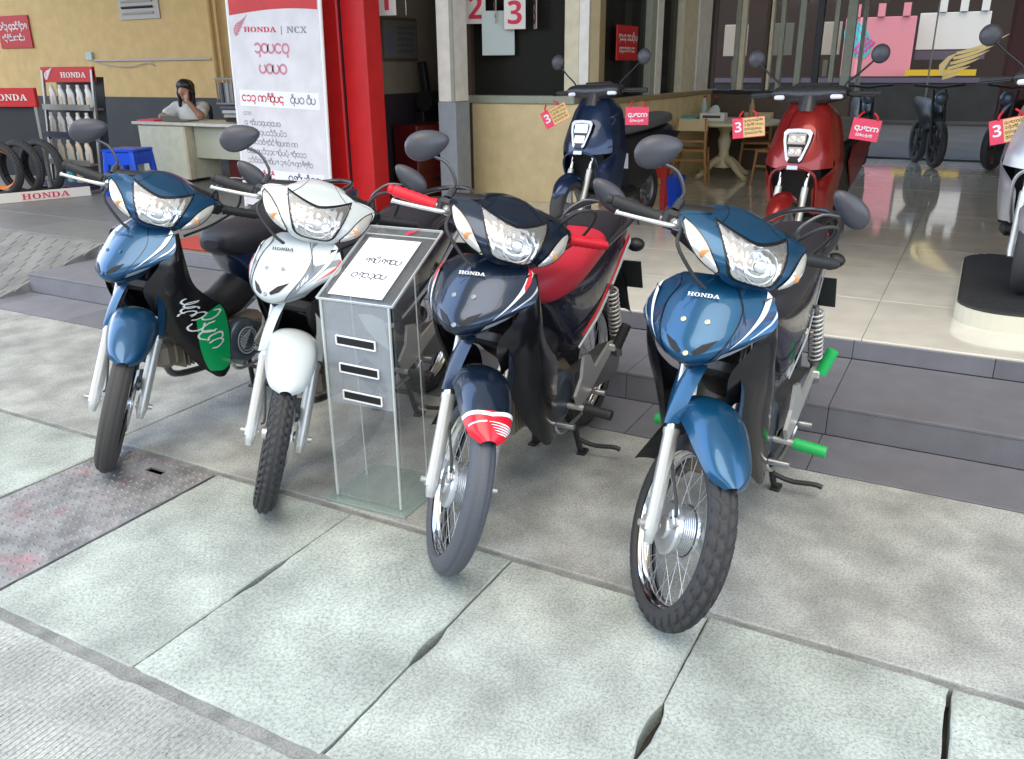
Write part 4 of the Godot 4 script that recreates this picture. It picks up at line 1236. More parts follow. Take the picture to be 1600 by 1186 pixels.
func wave(o: Dictionary) -> Node3D:
	var t = thing("small_motorcycle", o.label, "motorcycle", o.at, o.yaw, "small motorcycles lined up in front of the showroom")
	var S = steer_xf(o.turn)
	var paint: Material = M[o.paint]
	var black: Material = M.plastic
	# --- wheels
	wheel(t, "front_wheel", S * Transform3D(Basis(), Vector3(0, 0.279, 0)), {"tread": o.tread, "drum": o.drum, "disc": not o.drum, "tyre": o.get("tyre", "rubber")})
	wheel(t, "rear_wheel", Transform3D(Basis(), Vector3(0, 0.287, -1.225)), {"tread": 2, "outer": 0.287, "half": 0.046})
	# --- fork
	for s in [-1, 1]:
		var lg = obj("fork_leg", cached("fork%d" % s, func(mb):
			var f = func(y): return Vector3(s * 0.085, y, 0.14 - 0.4986 * y + 0.004)
			mb.tube([f.call(0.235), f.call(0.25), f.call(0.26), f.call(0.30), f.call(0.40), f.call(0.505), f.call(0.51), f.call(0.522)], [0.012, 0.016, 0.018, 0.0215, 0.0215, 0.0215, 0.024, 0.024], 18)
			mb.box(Vector3(s * 0.085, 0.279, -0.004), Vector3(0.042, 0.05, 0.045), Basis(Vector3.RIGHT, -0.46), 0.008)
			mb.tube([Vector3(s * 0.06, 0.279, 0), Vector3(s * 0.122, 0.279, 0)], 0.010, 6)), M.fork, t, S)
		obj("fork_tube", cached("forkt%d" % s, func(mb):
			var f = func(y): return Vector3(s * 0.085, y, 0.144 - 0.4986 * y)
			mb.tube([f.call(0.515), f.call(0.53), f.call(0.545), f.call(0.82)], [0.022, 0.019, 0.0155, 0.0155], 14)), M.steel, lg)
	if not o.drum:
		obj("brake_caliper", cached("caliper", func(mb):
			mb.box(Vector3(0.062, 0.335, -0.105), Vector3(0.05, 0.05, 0.085), Basis(Vector3.RIGHT, 0.5), 0.01)
			mb.box(Vector3(0.075, 0.25, -0.06), Vector3(0.03, 0.03, 0.05), Basis(), 0.008)
			mb.tube([Vector3(0.07, 0.33, -0.08), Vector3(0.08, 0.30, -0.04)], 0.012, 8)), M.alloy_dark, t, S)
	# --- front fender with its fork covers
	var frow = []
	for e in [[-44, 0.372, 0.066, 0.016], [-31, 0.378, 0.084, 0.044], [-18, 0.376, 0.090, 0.064], [-6, 0.361, 0.087, 0.066], [4, 0.343, 0.082, 0.060], [13, 0.329, 0.075, 0.050], [21, 0.318, 0.066, 0.040], [28, 0.310, 0.051, 0.030], [34, 0.305, 0.020, 0.012]]:
		var a = deg_to_rad(e[0])
		var r = []
		for k in 9:
			var s = lerpf(-1, 1, k / 8.0)
			var drop: float = e[3] * pow(absf(s), 2.6) + 0.010 * pow(absf(s), 1.2)
			var x: float = e[2] * sin(s * 1.45) / sin(1.45)
			var rr: float = e[1] - drop
			r.append(Vector3(x, 0.279 + rr * cos(a), rr * sin(a)))
		frow.append(r)
	var fender = obj("front_fender", cached("fender", func(mb): mb.grid(dense(frow, 40, 24))), paint, t, S)
	for s in [-1, 1]:
		obj("fork_cover", cached("fcov%d" % s, func(mb):
			var c = []
			for e in [[0.705, 0.055, 0.082], [0.66, 0.052, 0.096], [0.61, 0.040, 0.106], [0.57, 0.026, 0.110], [0.535, 0.012, 0.112]]:
				var zf: float = 0.144 - 0.4986 * e[0]
				c.append([Vector3(s * (e[2] - 0.032), e[0] + 0.012, zf + e[1] + 0.012), Vector3(s * (e[2] - 0.006), e[0], zf + e[1] * 0.7), Vector3(s * e[2], e[0] - 0.004, zf), Vector3(s * (e[2] - 0.010), e[0], zf - e[1] * 0.8), Vector3(s * (e[2] - 0.03), e[0], zf - e[1])])
			mb.grid(dense(c, 16, 12))), paint, fender)
	if o.get("fender_sticker", false):
		obj("red_sticker", cached("fst", func(mb): decal(mb, frow, [Vector2(0.02, 0.70), Vector2(0.02, 0.995)], [Vector2(0.98, 0.66), Vector2(0.98, 0.995)], 18, 0.0035, 16, Vector3(0, 0.5, 1))), M.sticker_red, fender)
		obj("white_stripe", cached("fst2", func(mb):
			decal(mb, frow, [Vector2(0.02, 0.66), Vector2(0.5, 0.70), Vector2(0.98, 0.60)], [Vector2(0.02, 0.70), Vector2(0.5, 0.735), Vector2(0.98, 0.645)], 18, 0.005, 2, Vector3(0, 0.5, 1))
			for k in 5:
				var w0 = 0.785 + k * 0.026
				decal(mb, frow, [Vector2(0.45 + k * 0.035, w0), Vector2(0.7, w0 - 0.012), Vector2(0.93 - k * 0.02, w0 - 0.03)], [Vector2(0.45 + k * 0.035, w0 + 0.004), Vector2(0.7, w0 + 0.003), Vector2(0.93 - k * 0.02, w0 - 0.014)], 12, 0.0055, 2, Vector3(0, 0.5, 1))
			decal(mb, frow, [Vector2(0.1, 0.79), Vector2(0.42, 0.775)], [Vector2(0.1, 0.805), Vector2(0.42, 0.79)], 8, 0.005, 2, Vector3(0, 0.5, 1))), M.sticker_white, fender)
	obj("rear_flap", cached("flap", func(mb):
		var c = []
		for e in [[-34, 0.345, 0.062], [-50, 0.315, 0.066], [-66, 0.312, 0.064], [-84, 0.325, 0.070]]:
			var a = deg_to_rad(e[0])
			var r = []
			for k in 7:
				var s = lerpf(-1, 1, k / 6.0)
				var rr: float = e[1] - 0.02 * s * s
				r.append(Vector3(e[2] * s, 0.279 + rr * cos(a), rr * sin(a)))
			c.append(r)
		mb.grid(dense(c, 14, 12))), black, t, S)
	obj("fork_crown", cached("crown", func(mb):
		mb.box(Vector3(0, 0.70, -0.195), Vector3(0.2, 0.05, 0.07), Basis(Vector3.RIGHT, -0.46), 0.012)
		mb.tube([Vector3(0, 0.66, -0.25), Vector3(0, 0.98, -0.41)], 0.028, 14)), black, t, S)
	# --- headlight cowl
	var hy = [[0.918, 0.070, 0.014], [0.937, 0.105, 0.02], [0.955, 0.148, 0.022], [0.98, 0.178, 0.022], [1.01, 0.197, 0.018], [1.035, 0.198, 0.012], [1.06, 0.176, 0.0], [1.08, 0.140, -0.012], [1.092, 0.115, -0.02]]
	var crow = []
	for e in hy:
		var r = []
		for k in 13:
			var s = lerpf(-1, 1, k / 12.0)
			var x: float = e[1] * s
			var y: float = e[0] + e[2] * s * s
			r.append(Vector3(x, y, cz(x, y)))
		crow.append(r)
	for e in [[1.094, 0.105, -0.46, -0.028], [1.075, 0.095, -0.51, -0.02], [1.03, 0.085, -0.53, -0.01]]:
		var r = []
		for k in 13:
			var s = lerpf(-1, 1, k / 12.0)
			r.append(Vector3(e[1] * s, e[0] + e[3] * s * s, e[2]))
		crow.append(r)
	var cowl = obj("headlight_cowl", cached("cowl", func(mb): mb.grid(dense(crow, 66, 36))), paint, t, S)
	obj("cowl_seam", cached("cowlseam", func(mb):
		for s in [0, 1]:
			var f = func(x): return x if s == 0 else 1.0 - x
			decal(mb, crow, [Vector2(f.call(0.20), 0.50), Vector2(f.call(0.25), 0.62), Vector2(f.call(0.28), 0.80)], [Vector2(f.call(0.207), 0.50), Vector2(f.call(0.257), 0.62), Vector2(f.call(0.287), 0.80)], 16, 0.0014, 1, Vector3(0, 1, 0.5))
			decal(mb, crow, [Vector2(f.call(0.0), 0.42), Vector2(f.call(0.03), 0.50), Vector2(f.call(0.1), 0.62)], [Vector2(f.call(0.0), 0.433), Vector2(f.call(0.037), 0.508), Vector2(f.call(0.11), 0.62)], 12, 0.0014, 1, Vector3(0, 1, 0.5))), M.plastic_gloss, cowl)
	obj("cowl_back", cached("cowlback", func(mb):
		var sec = []
		for e in [[-0.19, 0.02, 1.02, 0.02], [-0.18, 0.05, 1.02, 0.045], [-0.1, 0.065, 1.01, 0.07], [0.0, 0.07, 1.01, 0.08], [0.1, 0.065, 1.01, 0.07], [0.18, 0.05, 1.02, 0.045], [0.19, 0.02, 1.02, 0.02]]:
			var p = PackedVector3Array()
			for k in 14:
				var a = TAU * k / 14
				p.append(Vector3(e[0], e[2] + sin(a) * e[3], -0.41 + cos(a) * e[1]))
			sec.append(p)
		mb.loft(sec)
		mb.box(Vector3(0, 1.045, -0.50), Vector3(0.15, 0.05, 0.06), Basis(Vector3.RIGHT, 0.3), 0.02)), black, t, S)
	# headlight: dark seat, mirror bowl, clear lens
	var hl = obj("headlight", cached("hl_lens", func(mb):
		var rows = []
		for i in 15:
			var r = PackedVector3Array()
			for k in 21:
				var s = lerpf(-1, 1, k / 20.0)
				var v = i / 14.0
				r.append(lens_pt(s, v, 0.004 + 0.016 * (1.0 - s * s) * sin(PI * v)))
			rows.append(r)
		mb.grid(rows)), M.lens, t, S)
	obj("rim_gasket", cached("hl_gasket", func(mb):
		for e in 4:
			var rows = []
			for i in 21:
				var q = i / 20.0
				var s = lerpf(-1, 1, q) if e < 2 else (-1.0 if e == 2 else 1.0)
				var v = (0.0 if e == 0 else 1.0) if e < 2 else q
				rows.append(PackedVector3Array([lens_pt(s, v, 0.0055), lens_pt(s, v, 0.0065, 0.0045), lens_pt(s, v, 0.001, 0.0055)]))
			mb.grid(rows)), M.plastic_gloss, hl)
	obj("reflector", cached("hl_refl", func(mb):
		var rows = []
		for i in 41:
			var r = PackedVector3Array()
			for k in 61:
				var s = lerpf(-1, 1, k / 60.0)
				var v = i / 40.0
				var p = lens_pt(s * 0.985, lerpf(0.02, 0.98, v), 0.0018)
				var d = Vector2(p.x / 0.072, (p.y - 0.995) / 0.048).length()
				var dip = 0.0
				if d > 1.0:
					dip = 0.0016 * absf(sin(k * 0.42)) + 0.0010 * absf(sin(i * 0.5))
				else:
					dip = 0.0005 + 0.0022 * absf(sin(d * 7.0)) + 0.0006 * sin(k * 0.8)
				p.z += dip
				r.append(p)
			rows.append(r)
		mb.grid(rows)), M.reflector, hl)
	obj("lamp_bowl", cached("hl_bowl", func(mb):
		var c = Vector3(0.006, 0.996, cz(0, 0.996) + 0.0052)
		var ax = Vector3(0, 0.25, 1).normalized()
		mb.lathe([Vector2(0.046, 0.002), Vector2(0.0475, 0.005), Vector2(0.0455, 0.0055), Vector2(0.0445, 0.003)], c, ax, 30)
		mb.lathe([Vector2(0.017, 0.003), Vector2(0.0165, 0.007), Vector2(0.013, 0.009), Vector2(0.005, 0.0095), Vector2(0.0, 0.0095)], c, ax, 18)), M.alloy, hl)
	for s in [-1, 1]:
		var ts = obj("turn_signal", cached("sig%d" % s, func(mb):
			var lo = [Vector3(0.192, 1.034, 0), Vector3(0.181, 1.004, 0), Vector3(0.158, 0.976, 0), Vector3(0.128, 0.957, 0), Vector3(0.094, 0.945, 0)]
			var hi = [Vector3(0.188, 1.042, 0), Vector3(0.165, 1.032, 0), Vector3(0.138, 1.010, 0), Vector3(0.117, 0.982, 0), Vector3(0.092, 0.952, 0)]
			var rows = []
			for i in 17:
				var a = cr_at(lo, i / 16.0)
				var b = cr_at(hi, i / 16.0)
				var r = PackedVector3Array()
				for k in 7:
					var q = a.lerp(b, k / 6.0)
					r.append(Vector3(q.x * s, q.y, cz(q.x, q.y) + 0.004 + 0.008 * sin(PI * k / 6.0) * sin(PI * i / 16.0)))
				rows.append(r)
			mb.grid(rows)), M.signal_lens, t, S)
		obj("signal_gasket", cached("sigg%d" % s, func(mb):
			var lo = [Vector3(0.1955, 1.034, 0), Vector3(0.184, 1.002, 0), Vector3(0.160, 0.9735, 0), Vector3(0.129, 0.954, 0), Vector3(0.090, 0.941, 0)]
			var hi = [Vector3(0.190, 1.0455, 0), Vector3(0.164, 1.035, 0), Vector3(0.136, 1.0125, 0), Vector3(0.114, 0.984, 0), Vector3(0.088, 0.954, 0)]
			var rows = []
			for i in 17:
				var a = cr_at(lo, i / 16.0)
				var b = cr_at(hi, i / 16.0)
				var r = PackedVector3Array()
				for k in 5:
					var q = a.lerp(b, k / 4.0)
					r.append(Vector3(q.x * s, q.y, cz(q.x, q.y) + 0.0028))
				rows.append(r)
			mb.grid(rows)), M.plastic_gloss, ts)
		obj("amber_bulb", cached("sigb%d" % s, func(mb): mb.ball(Vector3(s * 0.135, 0.982, cz(0.135, 0.982) + 0.005), Vector3(0.017, 0.013, 0.005))), M.amber, ts)
	# --- bar, grips, lever, mirrors
	obj("handlebar", cached("bar", func(mb): mb.tube(spline([Vector3(-0.33, 1.01, -0.47), Vector3(-0.2, 1.005, -0.43), Vector3(0, 0.99, -0.40), Vector3(0.2, 1.005, -0.43), Vector3(0.33, 1.01, -0.47)], 16), 0.011, 10)), M.steel, t, S)
	for s in [-1, 1]:
		obj("grip", cached("grip%d" % s, func(mb):
			var d = Vector3(s * 0.135, 0.004, -0.038)
			var a = Vector3(s * 0.225, 1.0065, -0.4365)
			var path = []
			var rr = []
			for k in 13:
				path.append(a + d * (k / 12.0))
				rr.append(0.0175 + (0.0022 if k % 2 else 0.0) + (0.004 if k == 0 else 0.0))
			mb.tube(path, rr, 16)
			mb.tube([a + d, a + d * 1.05, a + d * 1.12], [0.012, 0.0155, 0.013], 12)), M[o.grips], t, S)
		obj("switch_box", cached("sw%d" % s, func(mb):
			mb.box(Vector3(s * 0.196, 1.015, -0.425), Vector3(0.05, 0.055, 0.06), Basis(Vector3.UP, s * 0.28), 0.012)
			mb.tube([Vector3(s * 0.19, 1.045, -0.425), Vector3(s * 0.185, 1.075, -0.43)], [0.016, 0.011], 10)), black, t, S)
	obj("brake_lever", cached("lever", func(mb):
		mb.box(Vector3(-0.185, 1.013, -0.372), Vector3(0.05, 0.028, 0.04), Basis(), 0.008)
		mb.tube(spline([Vector3(-0.19, 1.012, -0.362), Vector3(-0.225, 1.012, -0.340), Vector3(-0.29, 1.006, -0.355), Vector3(-0.355, 0.998, -0.385), Vector3(-0.365, 0.998, -0.39)], 14), [0.009, 0.008, 0.0078, 0.0075, 0.0072, 0.0068, 0.0066, 0.0063, 0.006, 0.006, 0.006, 0.006, 0.0075, 0.010, 0.008], 10)), M.lever, t, S)
	for s in [-1, 1]:
		var c: Vector3 = o.mirror_r if s < 0 else o.mirror_l
		var mr = obj("mirror", made(func(mb):
			var b = face(Vector3(s * -0.12, 0.1, 1.0)) * Basis(Vector3(0, 0, 1), (-s) * o.get("tilt", 0.5))
			var rows = []
			for i in 9:
				var q = i / 8.0
				var r = PackedVector3Array()
				for k in 26:
					var a = TAU * k / 26
					var wx = 0.070 * cos(a)
					var wy = (0.043 if s < 0 else 0.037) * sin(a) * (1.0 + 0.25 * cos(a) * s)
					var e = sin(q * PI * 0.5)
					r.append(c + b * Vector3(wx * e, wy * e, 0.028 * cos(q * PI * 0.5)))
				rows.append(r)
			var rim = PackedVector3Array()
			for p in rows[-1]:
				rim.append(p - b.z * 0.008)
			rows.append(rim)
			mb.grid(rows, true)), M.mirror_shell, t, S)
		obj("mirror_glass", made(func(mb):
			var b = face(Vector3(s * -0.12, 0.1, 1.0)) * Basis(Vector3(0, 0, 1), (-s) * o.get("tilt", 0.5))
			var p = PackedVector3Array()
			for k in 26:
				var a = TAU * k / 26
				p.append(c + b * Vector3(0.068 * cos(a), (0.041 if s < 0 else 0.035) * sin(a) * (1.0 + 0.25 * cos(a) * s), -0.0065))
			mb.fan(p)), M.mirror_glass, mr)
		obj("mirror_stem", made(func(mb):
			var foot = Vector3(s * 0.185, 1.07, -0.43)
			mb.tube(spline([foot, foot + Vector3(s * 0.004, 0.03, 0.004), foot.lerp(c, 0.55) + Vector3(s * -0.02, 0.012, 0), c + Vector3(s * -0.018, -0.026, 0.0), c + Vector3(0, -0.004, 0.008)], 12), 0.0052, 8)), M.stem, mr)
	# --- front cover
	var sh = []
	for e in [[0.935, -0.275, 0.098, -0.325, -0.012], [0.915, -0.240, 0.128, -0.312, -0.006], [0.875, -0.185, 0.165, -0.295, 0.006], [0.825, -0.130, 0.188, -0.272, 0.012], [0.785, -0.092, 0.188, -0.245, 0.026], [0.75, -0.078, 0.160, -0.212, 0.040], [0.725, -0.098, 0.118, -0.190, 0.036], [0.712, -0.140, 0.08, -0.19, 0.02]]:
		var r = []
		for k in 9:
			var s = lerpf(-1, 1, k / 8.0)
			r.append(Vector3(e[2] * s, e[0] + e[4] * s * s, lerpf(e[1], e[3], pow(absf(s), 1.75))))
		sh.append(r)
	var fc = obj("front_cover", cached("shield", func(mb): mb.grid(dense(sh, 48, 36))), paint, t)
	obj("cover_seam", cached("seam", func(mb):
		for s in [0, 1]:
			var f = func(x): return x if s == 0 else 1.0 - x
			decal(mb, sh, [Vector2(f.call(0.77), 0.16), Vector2(f.call(0.80), 0.34), Vector2(f.call(0.74), 0.6), Vector2(f.call(0.70), 0.84)], [Vector2(f.call(0.776), 0.16), Vector2(f.call(0.806), 0.34), Vector2(f.call(0.747), 0.6), Vector2(f.call(0.708), 0.84)], 20, 0.0012, 1)
			decal(mb, sh, [Vector2(f.call(0.0), 0.74), Vector2(f.call(0.14), 0.815), Vector2(f.call(0.3), 0.835), Vector2(f.call(0.5), 0.85)], [Vector2(f.call(0.0), 0.752), Vector2(f.call(0.14), 0.827), Vector2(f.call(0.3), 0.847), Vector2(f.call(0.5), 0.862)], 20, 0.0012, 1)), M.plastic_gloss, fc)
	obj("vent", cached("vents", func(mb):
		for s in [0, 1]:
			var f = func(x): return x if s == 0 else 1.0 - x
			decal(mb, sh, [Vector2(f.call(0.54), 0.645), Vector2(f.call(0.60), 0.575), Vector2(f.call(0.685), 0.545)], [Vector2(f.call(0.56), 0.675), Vector2(f.call(0.63), 0.65), Vector2(f.call(0.685), 0.55)], 10, 0.002, 2)), M.hole, fc)
	for p in [Vector2(0.41, 0.40), Vector2(0.59, 0.40), Vector2(0.5, 0.66)]:
		var q = surf(sh, p.x, p.y)
		obj("screw", cached("screw", func(mb):
			mb.turned([Vector2(0.0072, 0.0), Vector2(0.0072, 0.003), Vector2(0.005, 0.0035)], Vector3.ZERO, Vector3(0, 0, 1), 14)
			mb.turned([Vector2(0.005, 0.0025), Vector2(0, 0.0025)], Vector3.ZERO, Vector3(0, 0, 1), 14)), M[o.screw], fc, Transform3D(face(Vector3(0, 0.75, 1)), q))
	for s in [0, 1]:
		var f = func(x): return x if s == 0 else 1.0 - x
		for st in o.stripes:
			obj("side_stripe", made(func(mb):
				var A = []
				var B = []
				for p in st[1]: A.append(Vector2(f.call(p[0]), p[1]))
				for p in st[2]: B.append(Vector2(f.call(p[0]), p[1]))
				decal(mb, sh, A, B, 16, st[3], 2)), M[st[0]], fc)
	var hp = surf(sh, 0.5, 0.235)
	obj("maker_lettering", text("HONDA", 0.0185, "Droid Serif", 0.0015), M[o.lettering], fc, Transform3D(face(Vector3(0, 0.95, 1.25)) * Basis().scaled(Vector3(1.25, 0.8, 1)), hp + Vector3(0, 0.002, 0.0055)))
	# --- black leg shields and the middle cover
	for s in [-1, 1]:
		var lc = [
			[Vector3(0.150, 0.885, -0.270), Vector3(0.160, 0.885, -0.285), Vector3(0.17, 0.885, -0.30), Vector3(0.165, 0.885, -0.318)],
			[Vector3(0.150, 0.78, -0.215), Vector3(0.175, 0.78, -0.25), Vector3(0.188, 0.775, -0.285), Vector3(0.18, 0.77, -0.318)],
			[Vector3(0.100, 0.69, -0.165), Vector3(0.150, 0.685, -0.22), Vector3(0.182, 0.68, -0.285), Vector3(0.178, 0.675, -0.345)],
			[Vector3(0.095, 0.60, -0.195), Vector3(0.145, 0.60, -0.255), Vector3(0.175, 0.60, -0.335), Vector3(0.165, 0.595, -0.435)],
			[Vector3(0.100, 0.52, -0.23), Vector3(0.145, 0.52, -0.295), Vector3(0.165, 0.525, -0.385), Vector3(0.15, 0.535, -0.52)],
			[Vector3(0.115, 0.42, -0.29), Vector3(0.148, 0.42, -0.345), Vector3(0.160, 0.42, -0.43), Vector3(0.145, 0.43, -0.54)],
			[Vector3(0.128, 0.33, -0.35), Vector3(0.148, 0.325, -0.40), Vector3(0.155, 0.32, -0.455), Vector3(0.148, 0.335, -0.525)],
			[Vector3(0.145, 0.255, -0.425), Vector3(0.150, 0.245, -0.445), Vector3(0.154, 0.245, -0.47), Vector3(0.150, 0.265, -0.505)]]
		if s < 0:
			lc = mirror_x(lc)
		var ls = obj("leg_shield", cached("legs%d" % s, func(mb): mb.grid(dense(lc, 30, 14))), M[o.get("legs", "plastic_gloss")], t)
		if s > 0 and o.get("green_sticker", false):
			obj("green_sticker", made(func(mb): decal(mb, lc, [Vector2(0.55, 0.56), Vector2(0.12, 0.93)], [Vector2(0.97, 0.52), Vector2(0.96, 0.95)], 14, 0.003, 8, Vector3(1, 0, 0.4))), M.sticker_green, ls)
			var tr = made(func(mb):
				var rg = RandomNumberGenerator.new()
				rg.seed = 5
				for k in 11:
					var q = Vector2(rg.randf_range(0.42, 0.78), lerpf(0.40, 0.74, k / 10.0))
					var A = []
					var B = []
					for i in 7:
						var a = rg.randf() * 0.4 + i * 0.75 + k
						A.append(q + Vector2(0.17 * cos(a), 0.030 * sin(a)))
						B.append(q + Vector2(0.13 * cos(a), 0.022 * sin(a)))
					decal(mb, lc, A, B, 14, 0.0045, 1, Vector3(1, 0, 0.4)))
			obj("tribal_sticker", tr, M.sticker_white, ls)
	obj("middle_cover", cached("mid", func(mb):
		var sec = []
		for e in [[0.86, -0.335, 0.15, 0.04], [0.75, -0.335, 0.155, 0.05], [0.66, -0.37, 0.13, 0.07], [0.575, -0.44, 0.10, 0.09], [0.515, -0.52, 0.085, 0.10], [0.495, -0.60, 0.078, 0.11], [0.51, -0.68, 0.075, 0.12], [0.56, -0.78, 0.075, 0.12]]:
			var p = PackedVector3Array()
			for k in 16:
				var a = TAU * k / 16
				p.append(Vector3(cos(a) * e[2], e[0] + sin(a) * e[3] * 0.55, e[1] + sin(a) * e[3] * 0.55))
			sec.append(p)
		mb.loft(sec)), M[o.get("mid", "plastic")], t)
	# --- body and seat
	var body = obj("body_cover", cached("body", func(mb):
		var sec = []
		for e in [[-0.59, 0.745, 0.71, 0.05], [-0.64, 0.755, 0.655, 0.088], [-0.71, 0.765, 0.56, 0.112], [-0.79, 0.775, 0.465, 0.126], [-0.88, 0.782, 0.455, 0.134], [-0.97, 0.79, 0.505, 0.138], [-1.10, 0.81, 0.585, 0.135], [-1.25, 0.83, 0.665, 0.122], [-1.42, 0.85, 0.74, 0.095], [-1.56, 0.868, 0.80, 0.06], [-1.62, 0.872, 0.83, 0.03]]:
			var yc: float = (e[1] + e[2]) * 0.5
			var hh: float = (e[1] - e[2]) * 0.5
			sec.append(ring(Vector3(0, yc, e[0]), e[3], hh, 24, true, 0.62))
		var d = []
		for i in 34:
			var r = PackedVector3Array()
			for k in 24:
				var col = []
				for q in sec: col.append(q[k])
				r.append(cr_at(col, i / 33.0))
			d.append(r)
		mb.loft(d)), M[o.get("body", "body_dark")], t, Transform3D(Basis(), Vector3(0, 0, minf(0.0, o.get("seat_shift", 0.0)))))
	for s in [-1, 1]:
		for st in o.get("body_stripes", []):
			obj("side_stripe", made(func(mb):
				var rows = []
				for i in 15:
					var q = i / 14.0
					var za = lerpf(st[1], st[2], q)
					var yl = lerpf(st[3], st[4], q) - 0.02 * sin(q * PI)
					var wd: float = st[5] * (0.25 + 0.75 * sin(PI * minf(0.5, 0.08 + q * 0.6)))
					var hw = lerpf(0.141, 0.105, clampf((-za - 0.95) / 0.45, 0, 1))
					rows.append(PackedVector3Array([Vector3(s * (hw + 0.006), yl, za), Vector3(s * (hw + 0.0075), yl + wd * 0.5, za), Vector3(s * (hw + 0.004), yl + wd, za)]))
				mb.grid(rows)), M[st[0]], body)
	obj("seat", cached("seat", func(mb):
		var sec = []
		for e in [[-0.545, 0.785, 0.750, 0.040], [-0.56, 0.808, 0.730, 0.078], [-0.61, 0.830, 0.708, 0.112], [-0.69, 0.842, 0.697, 0.132], [-0.80, 0.848, 0.705, 0.143], [-0.92, 0.872, 0.735, 0.147], [-1.05, 0.898, 0.768, 0.145], [-1.20, 0.910, 0.795, 0.133], [-1.35, 0.910, 0.82, 0.108], [-1.44, 0.902, 0.84, 0.085], [-1.475, 0.885, 0.85, 0.05]]:
			var yc: float = (e[1] + e[2]) * 0.5
			sec.append(ring(Vector3(0, yc, e[0]), e[3], (e[1] - e[2]) * 0.5, 24, true, 0.7))
		var d = []
		for i in 34:
			var r = PackedVector3Array()
			for k in 24:
				var col = []
				for q in sec: col.append(q[k])
				r.append(cr_at(col, i / 33.0))
			d.append(r)
		mb.loft(d)), M[o.seat], t, Transform3D(Basis(), Vector3(0, 0, o.get("seat_shift", 0.0))))
	if o.has("seat_rear"):
		obj("seat_rear_half", cached("seat2", func(mb):
			var sec = []
			for e in [[-1.08, 0.908, 0.772, 0.147], [-1.20, 0.915, 0.793, 0.137], [-1.35, 0.915, 0.82, 0.112], [-1.44, 0.906, 0.84, 0.089], [-1.48, 0.885, 0.85, 0.05]]:
				sec.append(ring(Vector3(0, (e[1] + e[2]) * 0.5, e[0]), e[3], (e[1] - e[2]) * 0.5, 24, true, 0.7))
			mb.loft(sec)), M[o.seat_rear], t, Transform3D(Basis(), Vector3(0, 0, o.get("seat_shift", 0.0))))
	obj("grab_rail", cached("grab", func(mb):
		mb.tube(spline([Vector3(0.125, 0.82, -1.0), Vector3(0.155, 0.865, -1.15), Vector3(0.15, 0.895, -1.35), Vector3(0.10, 0.915, -1.56), Vector3(0, 0.92, -1.63), Vector3(-0.10, 0.915, -1.56), Vector3(-0.15, 0.895, -1.35), Vector3(-0.155, 0.865, -1.15), Vector3(-0.125, 0.82, -1.0)], 36), 0.0115, 10)), M.rail, t)
	obj("tail_light", cached("tail", func(mb): mb.ball(Vector3(0, 0.825, -1.60), Vector3(0.07, 0.04, 0.05))), M.red_lens, t)
	var rf = obj("rear_fender", cached("rfend", func(mb):
		var c = []
		for e in [[0.74, -1.30, 0.075], [0.70, -1.42, 0.08], [0.62, -1.52, 0.08], [0.50, -1.585, 0.078], [0.42, -1.62, 0.085]]:
			c.append([Vector3(-e[2], e[0] - 0.02, e[1] + 0.03), Vector3(-e[2] * 0.6, e[0], e[1]), Vector3(e[2] * 0.6, e[0], e[1]), Vector3(e[2], e[0] - 0.02, e[1] + 0.03)])
		mb.grid(dense(c, 16, 8))), black, t)
	obj("number_plate", cached("plate", func(mb): mb.box(Vector3(0.03, 0.60, -1.57), Vector3(0.2, 0.14, 0.006), Basis(Vector3.RIGHT, 0.35), 0.002)), M.plate_dark, rf)
	for s in [-1, 1]:
		obj("rear_signal", cached("rsig%d" % s, func(mb):
			mb.ball(Vector3(s * 0.125, 0.755, -1.47), Vector3(0.04, 0.03, 0.035))
			mb.tube([Vector3(s * 0.06, 0.76, -1.46), Vector3(s * 0.11, 0.756, -1.47)], 0.012, 8)), M.plastic, t)
	# --- engine
	var en = obj("engine", cached("engine", func(mb):
		mb.box(Vector3(0, 0.335, -0.70), Vector3(0.17, 0.20, 0.30), Basis(), 0.03)
		for k in 7:
			mb.box(Vector3(0, 0.375, -0.34 - k * 0.022), Vector3(0.15, 0.125, 0.009), Basis(), 0.002)
		mb.box(Vector3(0, 0.375, -0.42), Vector3(0.11, 0.09, 0.22), Basis(), 0.01)
		mb.box(Vector3(0, 0.38, -0.285), Vector3(0.12, 0.11, 0.07), Basis(), 0.02)), M[o.get("engine", "engine_metal")], t)
	obj("clutch_cover", cached("ecov", func(mb):
		mb.lathe([Vector2(0.10, 0.0), Vector2(0.10, 0.03), Vector2(0.092, 0.042), Vector2(0.07, 0.048), Vector2(0.066, 0.044), Vector2(0.0, 0.046)], Vector3(0.08, 0.345, -0.655), Vector3.RIGHT, 36)), M.engine_cover, en)
	if o.get("emblem", false):
		obj("engine_emblem", cached("eemb", func(mb):
			mb.lathe([Vector2(0.062, 0.0), Vector2(0.062, 0.003), Vector2(0.055, 0.003), Vector2(0.055, 0.0)], Vector3(0.127, 0.345, -0.655), Vector3.RIGHT, 30)
			wing(mb, 0.0, 0.003, Transform3D(Basis(Vector3(0, 0, -0.085), Vector3(0, 0.085, 0), Vector3(1, 0, 0)), Vector3(0.127, 0.345, -0.615)))
			for k in 22:
				var a = TAU * k / 22
				mb.box(Vector3(0.1285, 0.345 + 0.046 * cos(a), -0.655 + 0.046 * sin(a)), Vector3(0.003, 0.005, 0.007), Basis(Vector3.RIGHT, a))), M.emblem, en)
